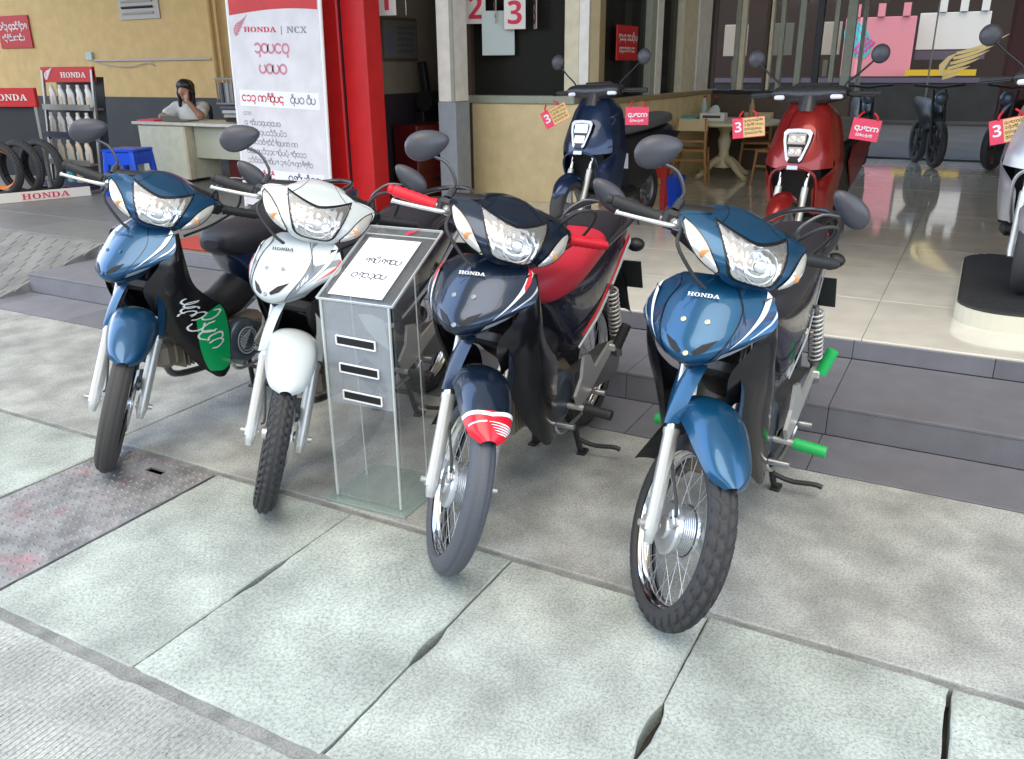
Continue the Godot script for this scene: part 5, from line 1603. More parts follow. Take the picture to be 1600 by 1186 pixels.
	obj("exhaust", cached("exh", func(mb):
		mb.tube(spline([Vector3(-0.05, 0.31, -0.34), Vector3(-0.11, 0.22, -0.45), Vector3(-0.13, 0.19, -0.70), Vector3(-0.14, 0.22, -0.95)], 16), 0.015, 10)
		mb.tube([Vector3(-0.14, 0.22, -0.95), Vector3(-0.145, 0.235, -1.0), Vector3(-0.16, 0.31, -1.45), Vector3(-0.16, 0.313, -1.48)], [0.018, 0.042, 0.047, 0.03], 16)), M.exhaust, t)
	obj("swing_arm", cached("swing", func(mb):
		for s in [-1, 1]:
			mb.box(Vector3(s * 0.085, 0.315, -1.02), Vector3(0.028, 0.045, 0.48), Basis(Vector3.RIGHT, -0.05), 0.008)
		mb.prism(PackedVector2Array([Vector2(0.76, 0.30), Vector2(1.20, 0.23), Vector2(1.29, 0.25), Vector2(1.31, 0.31), Vector2(1.27, 0.37), Vector2(1.18, 0.385), Vector2(0.76, 0.40)]), 0.0, 0.05, Transform3D(Basis(Vector3(0, 0, -1), Vector3.UP, Vector3.RIGHT), Vector3(0.075, 0, 0)))), M.alloy_dark, t)
	for s in [-1, 1]:
		var sk = obj("shock_absorber", cached("shock%d" % s, func(mb):
			var a = Vector3(s * 0.145, 0.335, -1.22)
			var b = Vector3(s * 0.14, 0.66, -1.11)
			mb.tube([a, a.lerp(b, 0.3)], 0.018, 12)
			mb.tube([a.lerp(b, 0.3), b], 0.009, 8)
			mb.tube([a.lerp(b, 0.29), a.lerp(b, 0.31)], 0.026, 14)), M.alloy_dark, t)
		obj("spring", cached("spring%d" % s, func(mb):
			var a = Vector3(s * 0.145, 0.335, -1.22)
			var b = Vector3(s * 0.14, 0.66, -1.11)
			var d = (b - a).normalized()
			var e1 = d.cross(Vector3.RIGHT).normalized()
			var e2 = d.cross(e1)
			var path = []
			for k in 131:
				var q = k / 130.0
				var th = q * TAU * 11
				path.append(a.lerp(b, 0.31 + 0.62 * q) + (e1 * cos(th) + e2 * sin(th)) * 0.024)
			mb.tube(path, 0.0048, 6)), M.spring, sk)
		obj("footpeg_bracket", cached("fpb%d" % s, func(mb):
			mb.prism(PackedVector2Array([Vector2(0.66, 0.35), Vector2(0.70, 0.29), Vector2(0.78, 0.305), Vector2(1.05, 0.405), Vector2(1.075, 0.42), Vector2(1.07, 0.445), Vector2(1.03, 0.447), Vector2(0.86, 0.40), Vector2(0.80, 0.47), Vector2(0.74, 0.48), Vector2(0.72, 0.40)]), -0.006, 0.006, Transform3D(Basis(Vector3(0, 0, -1), Vector3.UP, Vector3.RIGHT), Vector3(s * 0.165, 0, 0)))
			mb.tube([Vector3(s * 0.10, 0.295, -0.70), Vector3(s * 0.20, 0.292, -0.70)], 0.012, 8)
			mb.box(Vector3(s * 0.176, 0.425, -1.05), Vector3(0.03, 0.03, 0.04), Basis(), 0.005)), M.fork, t)
		obj("rider_footpeg", cached("fp%d" % s, func(mb):
			var p = []
			var r = []
			for k in 11:
				p.append(Vector3(s * (0.19 + 0.0105 * k), 0.292 - 0.001 * k, -0.70))
				r.append(0.019 + (0.0018 if k % 2 else 0.0))
			mb.tube(p, r, 12)), M[o.pegs], t)
		obj("passenger_footpeg", cached("pp%d" % s, func(mb):
			var p = []
			var r = []
			for k in 9:
				p.append(Vector3(s * (0.19 + 0.004 * k), 0.425 + 0.0115 * k, -1.055 - 0.002 * k))
				r.append(0.02 + (0.0018 if k % 2 else 0.0))
			mb.tube(p, r, 12)), M[o.pegs], t)
	obj("gear_pedal", cached("gear", func(mb):
		mb.tube(spline([Vector3(0.135, 0.29, -0.53), Vector3(0.155, 0.25, -0.55), Vector3(0.16, 0.25, -0.66), Vector3(0.16, 0.26, -0.80), Vector3(0.165, 0.29, -0.85)], 14), 0.0075, 8)
		mb.tube([Vector3(0.15, 0.29, -0.53), Vector3(0.215, 0.29, -0.53)], 0.012, 8)
		mb.tube([Vector3(0.155, 0.30, -0.86), Vector3(0.215, 0.30, -0.86)], 0.012, 8)), M.steel, t)
	obj("kick_lever", cached("kick", func(mb):
		mb.tube(spline([Vector3(-0.12, 0.33, -0.74), Vector3(-0.17, 0.34, -0.76), Vector3(-0.18, 0.42, -0.90), Vector3(-0.24, 0.44, -0.93)], 12), 0.009, 8)), M.steel, t)
	obj("centre_stand", cached("stand", func(mb):
		for s in [-1, 1]:
			mb.tube(spline([Vector3(s * 0.075, 0.245, -0.86), Vector3(s * 0.085, 0.14, -0.875), Vector3(s * 0.10, 0.03, -0.90), Vector3(s * 0.105, 0.012, -0.915)], 8), 0.012, 8)
			mb.box(Vector3(s * 0.108, 0.008, -0.915), Vector3(0.035, 0.015, 0.06), Basis(), 0.004)
		mb.tube([Vector3(-0.09, 0.12, -0.88), Vector3(0.09, 0.12, -0.88)], 0.01, 8)
		mb.tube(spline([Vector3(0.09, 0.075, -0.89), Vector3(0.16, 0.055, -0.895), Vector3(0.24, 0.06, -0.90), Vector3(0.27, 0.055, -0.90)], 8), 0.0095, 8)), M.stand, t)
	obj("cable", cached("cables", func(mb):
		mb.tube(spline([Vector3(0.17, 1.05, -0.40), Vector3(0.20, 1.12, -0.34), Vector3(0.27, 1.12, -0.38), Vector3(0.28, 1.02, -0.47), Vector3(0.20, 0.92, -0.48), Vector3(0.10, 0.85, -0.45)], 26), 0.0055, 7)), M.rubber, t, S)
	obj("cable", cached("cables2", func(mb):
		mb.tube(spline([Vector3(-0.17, 1.03, -0.36), Vector3(-0.20, 0.98, -0.30), Vector3(-0.13, 0.91, -0.27), Vector3(-0.06, 0.86, -0.25), Vector3(-0.05, 0.72, -0.2)], 22), 0.0055, 7)), M.rubber, t, S)
	obj("brake_cable", cached("bcable", func(mb):
		mb.tube(spline([Vector3(-0.05, 0.72, -0.2), Vector3(-0.075, 0.5, -0.11), Vector3(-0.05, 0.36, 0.03), Vector3(-0.056, 0.33, 0.035)], 18), 0.0045, 7)), M.rubber, t, S)
	return t

# ------------------------------------------------------------------ upright scooter with a tall front panel
func scooter(o: Dictionary) -> Node3D:
	var t = thing("scooter", o.label, "scooter", o.at, o.yaw, "scooters displayed inside the showroom")
	var paint: Material = M[o.paint]
	var o2 = Vector3(0, 0, 0.06)
	var b = Basis(Vector3(0, cos(0.44), -sin(0.44)), o.turn)
	var S = Transform3D(b, o2 - b * o2)
	for e in [["front_wheel", S * Transform3D(Basis(), Vector3(0, 0.225, 0))], ["rear_wheel", Transform3D(Basis(), Vector3(0, 0.225, -1.27))]]:
		var w = Node3D.new()
		w.name = e[0]
		w.transform = e[1]
		t.add_child(w, true)
		obj("tyre", cached("sc_tyre", func(mb): mb.lathe([Vector2(0.155, -0.045), Vector2(0.185, -0.055), Vector2(0.21, -0.046), Vector2(0.222, -0.022), Vector2(0.225, 0), Vector2(0.222, 0.022), Vector2(0.21, 0.046), Vector2(0.185, 0.055), Vector2(0.155, 0.045), Vector2(0.155, -0.045)], Vector3.ZERO, Vector3.RIGHT, 48)), M.rubber, w)
		obj("rim", cached("sc_rim", func(mb):
			mb.lathe([Vector2(0.16, -0.046), Vector2(0.158, -0.03), Vector2(0.14, -0.02), Vector2(0.14, 0.02), Vector2(0.158, 0.03), Vector2(0.16, 0.046)], Vector3.ZERO, Vector3.RIGHT, 40)
			mb.turned([Vector2(0, -0.05), Vector2(0.05, -0.05), Vector2(0.05, 0.05), Vector2(0, 0.05)], Vector3.ZERO, Vector3.RIGHT, 20)
			for k in 5:
				var a = TAU * k / 5
				mb.box(Vector3(0, cos(a) * 0.095, sin(a) * 0.095), Vector3(0.03, 0.11, 0.03), Basis(Vector3.RIGHT, a), 0.006)), M.alloy_dark, w)
	for s in [-1, 1]:
		var lg = obj("fork_leg", cached("sc_fork%d" % s, func(mb):
			var f = func(y): return Vector3(s * 0.085, y, 0.10 - 0.47 * y)
			mb.tube([f.call(0.19), f.call(0.22), f.call(0.30), f.call(0.50), f.call(0.51)], [0.016, 0.022, 0.022, 0.022, 0.018], 14)), M.fork, t, S)
		obj("fork_tube", cached("sc_forkt%d" % s, func(mb):
			var f = func(y): return Vector3(s * 0.085, y, 0.10 - 0.47 * y)
			mb.tube([f.call(0.50), f.call(0.78)], 0.015, 12)), M.chrome, lg)
	obj("front_fender", cached("sc_fend", func(mb):
		var c = []
		for e in [[-50, 0.25, 0.05], [-20, 0.262, 0.07], [5, 0.27, 0.076], [30, 0.262, 0.07], [52, 0.25, 0.05], [62, 0.245, 0.02]]:
			var a = deg_to_rad(e[0])
			var r = []
			for k in 9:
				var s = lerpf(-1, 1, k / 8.0)
				var rr: float = e[1] - 0.05 * pow(absf(s), 2.4)
				r.append(Vector3(e[2] * s, 0.225 + rr * cos(a), rr * sin(a)))
			c.append(r)
		mb.grid(dense(c, 24, 18))), paint, t, S)
	# tall front panel: rows from the neck down; legs of the arch spread at the foot
	var rows = []
	for e in [[1.005, -0.345, 0.085, 0.03], [0.985, -0.295, 0.115, 0.05], [0.93, -0.245, 0.14, 0.07], [0.85, -0.195, 0.165, 0.09], [0.76, -0.150, 0.19, 0.11], [0.68, -0.118, 0.208, 0.125], [0.615, -0.105, 0.215, 0.135]]:
		var r = []
		for k in 13:
			var s = lerpf(-1, 1, k / 12.0)
			r.append(Vector3(e[2] * s, e[0] + 0.012 * s * s, e[1] - e[3] * pow(absf(s), 2.2)))
		rows.append(r)
	var panel = obj("front_panel", cached("sc_panel", func(mb): mb.grid(dense(rows, 40, 36))), paint, t)
	obj("panel_inset", cached("sc_inset", func(mb):
		decal(mb, rows, [Vector2(0.18, 0.62), Vector2(0.22, 0.3), Vector2(0.30, 0.12), Vector2(0.5, 0.08), Vector2(0.70, 0.12), Vector2(0.78, 0.3), Vector2(0.82, 0.62)], [Vector2(0.215, 0.62), Vector2(0.25, 0.32), Vector2(0.33, 0.17), Vector2(0.5, 0.135), Vector2(0.67, 0.17), Vector2(0.75, 0.32), Vector2(0.785, 0.62)], 40, 0.006, 2)), paint, panel)
	for s in [-1, 1]:
		obj("panel_side", cached("sc_side%d" % s, func(mb):
			var c = []
			for e in [[0.995, 0.085, -0.38, 0.09, -0.50], [0.93, 0.14, -0.315, 0.17, -0.46], [0.85, 0.165, -0.285, 0.20, -0.44], [0.76, 0.19, -0.26, 0.22, -0.43], [0.68, 0.208, -0.243, 0.228, -0.43], [0.615, 0.215, -0.24, 0.232, -0.44]]:
				c.append([Vector3(s * e[1], e[0] + 0.012, e[2]), Vector3(s * (e[1] + e[3]) * 0.5 + s * 0.008, e[0] + 0.01, (e[2] + e[4]) * 0.5), Vector3(s * e[3], e[0], e[4])])
			for e in [[0.52, 0.20, -0.15, 0.225, -0.42], [0.42, 0.19, -0.19, 0.215, -0.42], [0.33, 0.175, -0.25, 0.20, -0.42]]:
				c.append([Vector3(s * (e[1] - 0.07), e[0], e[2] + 0.02), Vector3(s * (e[1] + 0.005), e[0], (e[2] + e[4]) * 0.5 + 0.05), Vector3(s * e[3], e[0], e[4])])
			mb.grid(dense(c, 36, 10))), paint, panel)
		obj("arch_edge", cached("sc_arch%d" % s, func(mb):
			mb.tube(spline([Vector3(0, 0.632, -0.09), Vector3(s * 0.06, 0.628, -0.095), Vector3(s * 0.12, 0.60, -0.115), Vector3(s * 0.145, 0.54, -0.13), Vector3(s * 0.14, 0.42, -0.18), Vector3(s * 0.125, 0.33, -0.24)], 20), 0.009, 8)), paint, panel)
	obj("inner_panel", cached("sc_inner", func(mb):
		var c = []
		for e in [[1.0, -0.42, 0.10], [0.9, -0.46, 0.17], [0.75, -0.46, 0.21], [0.6, -0.44, 0.222], [0.45, -0.40, 0.21], [0.30, -0.40, 0.19]]:
			c.append([Vector3(-e[2], e[0], e[1] + 0.02), Vector3(0, e[0], e[1] - 0.03), Vector3(e[2], e[0], e[1] + 0.02)])
		mb.grid(dense(c, 16, 10))
		var c2 = []
		for e in [[0.63, -0.20, 0.15], [0.5, -0.26, 0.15], [0.35, -0.33, 0.14]]:
			c2.append([Vector3(-e[2], e[0], e[1]), Vector3(0, e[0], e[1] - 0.02), Vector3(e[2], e[0], e[1])])
		mb.grid(dense(c2, 8, 6))), M.plastic, t)
	# headlight: shield-shaped light band with two stacked lamps
	var hlf = Transform3D(face(Vector3(0, 0.36, 1)), Vector3(0, 0.755, -0.132))
	var outl = PackedVector2Array([Vector2(-0.088, 0.085), Vector2(-0.07, 0.105), Vector2(0, 0.11), Vector2(0.07, 0.105), Vector2(0.088, 0.085), Vector2(0.082, 0.03), Vector2(0.05, -0.085), Vector2(0.035, -0.10), Vector2(-0.035, -0.10), Vector2(-0.05, -0.085), Vector2(-0.082, 0.03)])
	var hl = obj("headlight", cached("sc_hl", func(mb): mb.prism(outl, -0.03, 0.012, hlf)), M.plastic_gloss, t)
	obj("light_band", cached("sc_band", func(mb):
		for i in outl.size():
			if i == 7: continue
			var p: Vector2 = outl[i]
			var q: Vector2 = outl[(i + 1) % outl.size()]
			var ip = p * 0.83
			var iq = q * 0.83
			mb.quad(hlf * Vector3(p.x, p.y, 0.014), hlf * Vector3(q.x, q.y, 0.014), hlf * Vector3(iq.x, iq.y, 0.020), hlf * Vector3(ip.x, ip.y, 0.020))
			mb.quad(hlf * Vector3(iq.x, iq.y, 0.020), hlf * Vector3(ip.x, ip.y, 0.020), hlf * Vector3(ip.x * 0.93, ip.y * 0.93, 0.012), hlf * Vector3(iq.x * 0.93, iq.y * 0.93, 0.012))), M.light_band, hl)
	for e in [[0.045, 0.055, 0.04], [-0.035, 0.042, 0.036]]:
		obj("lamp", made(func(mb):
			mb.box(Vector3(0, e[0], 0.014), Vector3(e[1] * 2, e[2] * 1.7, 0.012), Basis(), 0.004)
			mb.xf(hlf)), M.reflector, hl)
		for s in [-1, 1]:
			obj("led_bowl", made(func(mb):
				mb.lathe([Vector2(e[1] * 0.42, 0.0205), Vector2(e[1] * 0.36, 0.024), Vector2(e[1] * 0.2, 0.021), Vector2(0, 0.0215)], Vector3(s * e[1] * 0.5, e[0], 0), Vector3(0, 0, 1), 16)
				mb.xf(hlf)), M.chrome, hl)
	obj("badge", cached("sc_badge", func(mb): mb.box(Vector3(0, 0.632, -0.083), Vector3(0.07, 0.03, 0.012), Basis(Vector3.RIGHT, -0.3), 0.003)), M.steel, panel)
	# handlebar block
	obj("handlebar_cowl", cached("sc_bar", func(mb):
		var sec = []
		for e in [[-0.235, 0.022, 1.065], [-0.215, 0.04, 1.065], [-0.15, 0.052, 1.062], [-0.06, 0.06, 1.052], [0.06, 0.06, 1.052], [0.15, 0.052, 1.062], [0.215, 0.04, 1.065], [0.235, 0.022, 1.065]]:
			var p = PackedVector3Array()
			for k in 16:
				var a = TAU * k / 16
				p.append(Vector3(e[0], e[2] + sin(a) * e[1], -0.36 + cos(a) * 0.055))
			sec.append(p)
		mb.loft(sec)
		mb.tube([Vector3(0, 0.94, -0.33), Vector3(0, 1.04, -0.36)], [0.075, 0.06], 18)
		mb.box(Vector3(0, 1.105, -0.40), Vector3(0.24, 0.05, 0.03), Basis(Vector3.RIGHT, -0.6), 0.012)
		mb.tube([Vector3(-0.36, 1.055, -0.42), Vector3(-0.2, 1.06, -0.375), Vector3(0.2, 1.06, -0.375), Vector3(0.36, 1.055, -0.42)], 0.012, 10)), M.plastic_sheen, t, S)
	for s in [-1, 1]:
		obj("turn_signal", cached("sc_sig%d" % s, func(mb): mb.box(Vector3(s * 0.18, 1.045, -0.305), Vector3(0.075, 0.028, 0.02), Basis(Vector3.UP, s * 0.25), 0.008)), M.light_band, t, S)
		obj("grip", cached("sc_grip%d" % s, func(mb): mb.tube([Vector3(s * 0.245, 1.057, -0.39), Vector3(s * 0.405, 1.053, -0.435)], 0.018, 12)), M.rubber, t, S)
		obj("brake_lever", cached("sc_lev%d" % s, func(mb): mb.tube(spline([Vector3(s * 0.22, 1.055, -0.35), Vector3(s * 0.27, 1.052, -0.325), Vector3(s * 0.39, 1.043, -0.375), Vector3(s * 0.41, 1.041, -0.385)], 10), 0.007, 8)), M.plastic_gloss, t, S)
		var mr = obj("mirror", cached("sc_mir%d" % s, func(mb):
			mb.lathe([Vector2(0.0, 0.03), Vector2(0.03, 0.027), Vector2(0.05, 0.016), Vector2(0.057, 0.0), Vector2(0.055, -0.006), Vector2(0.0, -0.006)], Vector3(s * 0.385, 1.285, -0.42), Vector3(s * -0.1, 0.1, 1), 26)), M.mirror_shell, t, S)
		obj("mirror_stem", cached("sc_stem%d" % s, func(mb): mb.tube(spline([Vector3(s * 0.205, 1.08, -0.39), Vector3(s * 0.207, 1.12, -0.39), Vector3(s * 0.285, 1.185, -0.40), Vector3(s * 0.35, 1.245, -0.41), Vector3(s * 0.378, 1.278, -0.41)], 12), 0.0062, 8)), M.plastic_gloss, mr)
	# floorboard, body, seat
	obj("floorboard", cached("sc_floor", func(mb):
		mb.box(Vector3(0, 0.27, -0.60), Vector3(0.36, 0.09, 0.44), Basis(), 0.03)), M.plastic, t)
	var body = obj("rear_body", cached("sc_body", func(mb):
		var sec = []
		for e in [[-0.72, 0.71, 0.25, 0.13], [-0.82, 0.735, 0.24, 0.165], [-1.0, 0.745, 0.28, 0.18], [-1.25, 0.76, 0.42, 0.175], [-1.5, 0.77, 0.56, 0.14], [-1.66, 0.76, 0.64, 0.08], [-1.70, 0.75, 0.68, 0.03]]:
			sec.append(ring(Vector3(0, (e[1] + e[2]) * 0.5, e[0]), e[3], (e[1] - e[2]) * 0.5, 22, true, 0.6))
		mb.loft(sec)), M[o.get("body", "plastic")], t)
	obj("side_panel", cached("sc_bpan", func(mb):
		for s in [-1, 1]:
			mb.prism(PackedVector2Array([Vector2(0.84, 0.60), Vector2(1.0, 0.42), Vector2(1.25, 0.50), Vector2(1.58, 0.70), Vector2(1.3, 0.73), Vector2(0.95, 0.71)]), -0.004, 0.004, Transform3D(Basis(Vector3(0, 0, -1), Vector3.UP, Vector3.RIGHT), Vector3(s * 0.183, 0, 0)))), paint, body)
	obj("spec_label", cached("sc_lab", func(mb): mb.box(Vector3(0.08, 0.52, -0.715), Vector3(0.07, 0.12, 0.004), Basis(Vector3.RIGHT, 0.1))), M.paper, body)
	obj("seat", cached("sc_seat", func(mb):
		var sec = []
		for e in [[-0.70, 0.79, 0.725, 0.08], [-0.74, 0.815, 0.715, 0.13], [-0.90, 0.825, 0.725, 0.16], [-1.10, 0.835, 0.735, 0.165], [-1.35, 0.86, 0.75, 0.15], [-1.55, 0.865, 0.77, 0.12], [-1.63, 0.84, 0.79, 0.06]]:
			sec.append(ring(Vector3(0, (e[1] + e[2]) * 0.5, e[0]), e[3], (e[1] - e[2]) * 0.5, 22, true, 0.7))
		mb.loft(sec)), M.seat_grey, t)
	obj("side_stand", cached("sc_stand", func(mb): mb.tube([Vector3(0.12, 0.22, -0.85), Vector3(0.19, 0.0, -0.80)], 0.01, 8)), M.stand, t)
	return t

# card tags with ribbons on the bars
func price_tag(at: Vector3, yaw: float, roll: float, two_tone: bool, label: String) -> void:
	var t = thing("hanging_tag", label, "tag", at, yaw, "card tags hanging from the scooter bars")
	var r = Basis(Vector3(0, 0, 1), roll)
	var X = Transform3D(r, Vector3.ZERO)
	obj("card", bx(Vector3(0, -0.10, 0), Vector3(0.20 if two_tone else 0.165, 0.125, 0.004)), M.tag_red, t, X)
	var rg = RandomNumberGenerator.new()
	rg.seed = 3
	if two_tone:
		obj("yellow_panel", bx(Vector3(0.032, -0.10, 0.004), Vector3(0.132, 0.117, 0.003)), M.tag_yellow, t, X)
		obj("numeral", text("3", 0.085, "Droid Sans", 0.002), M.paper, t, X * Transform3D(Basis(), Vector3(-0.065, -0.095, 0.004)))
		for k in 4: line(t, "ink", rg, -0.028, 0.092, -0.065 - k * 0.025, 0.011, 0.0065, 0.25, "text_line", X)
	else:
		line(t, "paper", rg, -0.062, 0.07, -0.105, 0.022, 0.0035, 0.3, "text_line", X)
		line(t, "paper", rg, -0.05, 0.055, -0.14, 0.010, 0.0035, 0.3, "text_line", X)
	for s in [-1, 1]:
		obj("ribbon", cached("ribbon%d" % s, func(mb): mb.tube(spline([Vector3(s * 0.03, 0.0, -0.01), Vector3(s * 0.05, -0.02, 0.006), Vector3(s * 0.055, -0.04, 0.003)], 6), 0.006, 6)), M.ribbon, t, X)

# ------------------------------------------------------------------ seated person: capsules joined and meshed as one skin
func skin_mesh(bones: Array, cell: float, k: float) -> ArrayMesh:
	var lo = Vector3.ONE * 1e9
	var hi = -lo
	for b in bones:
		for e in 2:
			var r: float = b[2 + e] + cell * 2.5
			lo = lo.min(b[e] - Vector3.ONE * r)
			hi = hi.max(b[e] + Vector3.ONE * r)
	var nx = int((hi.x - lo.x) / cell) + 2
	var ny = int((hi.y - lo.y) / cell) + 2
	var nz = int((hi.z - lo.z) / cell) + 2
	var F = PackedFloat32Array()
	F.resize(nx * ny * nz)
	F.fill(1.0)
	for b in bones:
		var a: Vector3 = b[0]
		var d: Vector3 = b[1] - a
		var dd = maxf(d.length_squared(), 1e-9)
		var sc: Vector3 = b[4] if b.size() > 4 else Vector3.ONE
		var m: float = maxf(b[2], b[3]) + k + cell * 2.0
		var l2: Vector3 = (a.min(b[1]) - Vector3.ONE * m - lo) / cell
		var h2: Vector3 = (a.max(b[1]) + Vector3.ONE * m - lo) / cell
		for z in range(maxi(0, int(l2.z)), mini(nz, int(h2.z) + 1)):
			for y in range(maxi(0, int(l2.y)), mini(ny, int(h2.y) + 1)):
				for x in range(maxi(0, int(l2.x)), mini(nx, int(h2.x) + 1)):
					var p = lo + Vector3(x, y, z) * cell
					var t = clampf((p - a).dot(d) / dd, 0.0, 1.0)
					var q = (p - a - d * t) / sc
					var f = q.length() - lerpf(b[2], b[3], t)
					var i = (z * ny + y) * nx + x
					var g = F[i]
					var hh = maxf(k - absf(f - g), 0.0) / k
					F[i] = minf(f, g) - hh * hh * k * 0.25
	var id = PackedInt32Array()
	id.resize(nx * ny * nz)
	id.fill(-1)
	var mb = Mb.new()
	var st = [1, nx, nx * ny]
	for z in nz - 1:
		for y in ny - 1:
			for x in nx - 1:
				var i = (z * ny + y) * nx + x
				var inside = 0
				for c in 8:
					if F[i + (c & 1) + ((c >> 1) & 1) * nx + ((c >> 2) & 1) * nx * ny] < 0.0: inside += 1
				if inside == 0 or inside == 8: continue
				var s = Vector3.ZERO
				var cnt = 0
				for ax in 3:
					for c in 4:
						var o = Vector3i.ZERO
						o[(ax + 1) % 3] = c & 1
						o[(ax + 2) % 3] = c >> 1
						var j = i + o.x + o.y * nx + o.z * nx * ny
						var f0 = F[j]
						var f1 = F[j + st[ax]]
						if (f0 < 0.0) != (f1 < 0.0):
							var pp = Vector3(o)
							pp[ax] += f0 / (f0 - f1)
							s += pp
							cnt += 1
				id[i] = mb.v.size()
				mb.v.append(lo + (Vector3(x, y, z) + s / cnt) * cell)
				var gx = F[i + 1] - F[i]
				var gy = F[i + nx] - F[i]
				var gz = F[i + nx * ny] - F[i]
				mb.n.append(Vector3(gx, gy, gz).normalized())
				mb.uv.append(Vector2.ZERO)
	for z in range(1, nz - 1):
		for y in range(1, ny - 1):
			for x in range(1, nx - 1):
				var i = (z * ny + y) * nx + x
				for ax in 3:
					if (F[i] < 0.0) != (F[i + st[ax]] < 0.0):
						var u: int = st[(ax + 1) % 3]
						var w: int = st[(ax + 2) % 3]
						var q = [id[i], id[i - u], id[i - u - w], id[i - w]]
						if q.min() >= 0:
							mb._t(q[0], q[1], q[2])
							mb._t(q[0], q[2], q[3])
	return mb.mesh()

func person(at: Vector3, yaw: float) -> void:
	var t = thing("person", "black-haired person in a white shirt seated at the desk, hand to face", "person", at, yaw)
	# origin on the floor under the seat, facing +z; seat height about 0.42, leaning on the desk
	var V = func(x, y, z): return Vector3(x, y, z)
	var chest = Vector3(0.0, 0.80, 0.10)
	var neck = Vector3(0.01, 0.955, 0.145)
	var head = Vector3(0.025, 1.085, 0.19)
	var sl = Vector3(0.175, 0.885, 0.11)
	var sr = Vector3(-0.165, 0.885, 0.12)
	var el = Vector3(0.26, 0.80, 0.33)
	var wl = Vector3(0.125, 0.965, 0.345)
	var er = Vector3(-0.27, 0.785, 0.29)
	var wr = Vector3(-0.06, 0.79, 0.43)
	var b = []
	b.append([Vector3(0, 0.46, -0.02), Vector3(0, 0.62, 0.03), 0.15, 0.135, Vector3(1, 1, 0.8)])
	b.append([Vector3(0, 0.62, 0.03), chest, 0.135, 0.145, Vector3(1, 1, 0.75)])
	b.append([chest, neck, 0.10, 0.05])
	b.append([neck, head - Vector3(0, 0.05, 0.01), 0.048, 0.045])
	b.append([sl, sr, 0.058, 0.058])
	b.append([sl, el, 0.052, 0.040]); b.append([el, wl, 0.040, 0.027])
	b.append([sr, er, 0.052, 0.040]); b.append([er, wr, 0.040, 0.027])
	for s in [-1, 1]:
		b.append([Vector3(s * 0.09, 0.46, 0.0), Vector3(s * 0.11, 0.44, 0.36), 0.085, 0.062])
		b.append([Vector3(s * 0.11, 0.44, 0.36), Vector3(s * 0.11, 0.17, 0.34), 0.06, 0.04])
		b.append([Vector3(s * 0.11, 0.14, 0.30), Vector3(s * 0.12, 0.125, 0.46), 0.04, 0.032])
	# skull, jaw, nose, ears
	b.append([head + Vector3(0, 0.02, -0.015), head + Vector3(0, 0.015, 0.005), 0.082, 0.078, Vector3(0.93, 1.08, 1.05)])
	b.append([head + Vector3(0, -0.03, 0.03), head + Vector3(0, -0.075, 0.05), 0.058, 0.034])
	b.append([head + Vector3(0, 0.005, 0.083), head + Vector3(0, -0.022, 0.096), 0.010, 0.013])
	for s in [-1, 1]:
		b.append([head + Vector3(s * 0.076, 0.01, 0.0), head + Vector3(s * 0.078, -0.025, 0.005), 0.014, 0.010])
		b.append([head + Vector3(s * 0.036, -0.02, 0.062), head + Vector3(s * 0.030, -0.025, 0.064), 0.022, 0.02])
	var body = obj("body", skin_mesh(b, 0.0125, 0.03), M.skin, t)
	# hands, each finger a chain of its own
	for h in [[wl, Vector3(-0.30, 0.80, -0.30).normalized(), Vector3(-0.4, 0.2, 0.9)], [wr, Vector3(0.75, -0.05, 0.6).normalized(), Vector3(0.2, 1, 0.1)]]:
		var hb = []
		var f: Vector3 = h[1]
		var up: Vector3 = (h[2] - f * f.dot(h[2])).normalized()
		var sd = f.cross(up)
		var p0: Vector3 = h[0]
		for k in 4:
			hb.append([p0, p0 + f * 0.075 + sd * (k - 1.5) * 0.02, 0.017, 0.0125])
			var q: Vector3 = p0 + f * 0.078 + sd * (k - 1.5) * 0.0215
			var L: float = [0.030, 0.036, 0.034, 0.026][k]
			var q1 = q + (f * 0.95 - up * 0.3).normalized() * L
			var q2 = q1 + (f * 0.75 - up * 0.65).normalized() * L * 0.8
			var q3 = q2 + (f * 0.5 - up * 0.85).normalized() * L * 0.6
			hb.append([q, q1, 0.0095, 0.0088]); hb.append([q1, q2, 0.0088, 0.008]); hb.append([q2, q3, 0.008, 0.0068])
		var th = p0 + f * 0.025 - sd * 0.03
		hb.append([p0 + f * 0.01, th, 0.016, 0.012])
		hb.append([th, th + (f * 0.7 - sd * 0.5 - up * 0.4).normalized() * 0.032, 0.011, 0.0095])
		hb.append([th + (f * 0.7 - sd * 0.5 - up * 0.4).normalized() * 0.032, th + (f * 0.9 - sd * 0.2 - up * 0.5).normalized() * 0.06, 0.0095, 0.0075])
		obj("hand", skin_mesh(hb, 0.0045, 0.006), M.skin, body)
	# hair: cap and locks to the shoulders
	var hr = []
	hr.append([head + Vector3(0, 0.045, -0.035), head + Vector3(0, 0.055, 0.005), 0.088, 0.080, Vector3(1.0, 0.95, 1.05)])
	hr.append([head + Vector3(0, -0.02, -0.055), head + Vector3(0, -0.14, -0.06), 0.075, 0.06])
	for s in [-1, 1]:
		hr.append([head + Vector3(s * 0.06, 0.06, 0.035), head + Vector3(s * 0.086, -0.03, 0.005), 0.030, 0.026])
		hr.append([head + Vector3(s * 0.086, -0.03, 0.005), head + Vector3(s * 0.092, -0.17, 0.01), 0.028, 0.022])
		hr.append([head + Vector3(s * 0.02, 0.100, 0.035), head + Vector3(s * 0.070, 0.060, 0.040), 0.020, 0.016])
	obj("hair", skin_mesh(hr, 0.009, 0.03), M.hair, t)
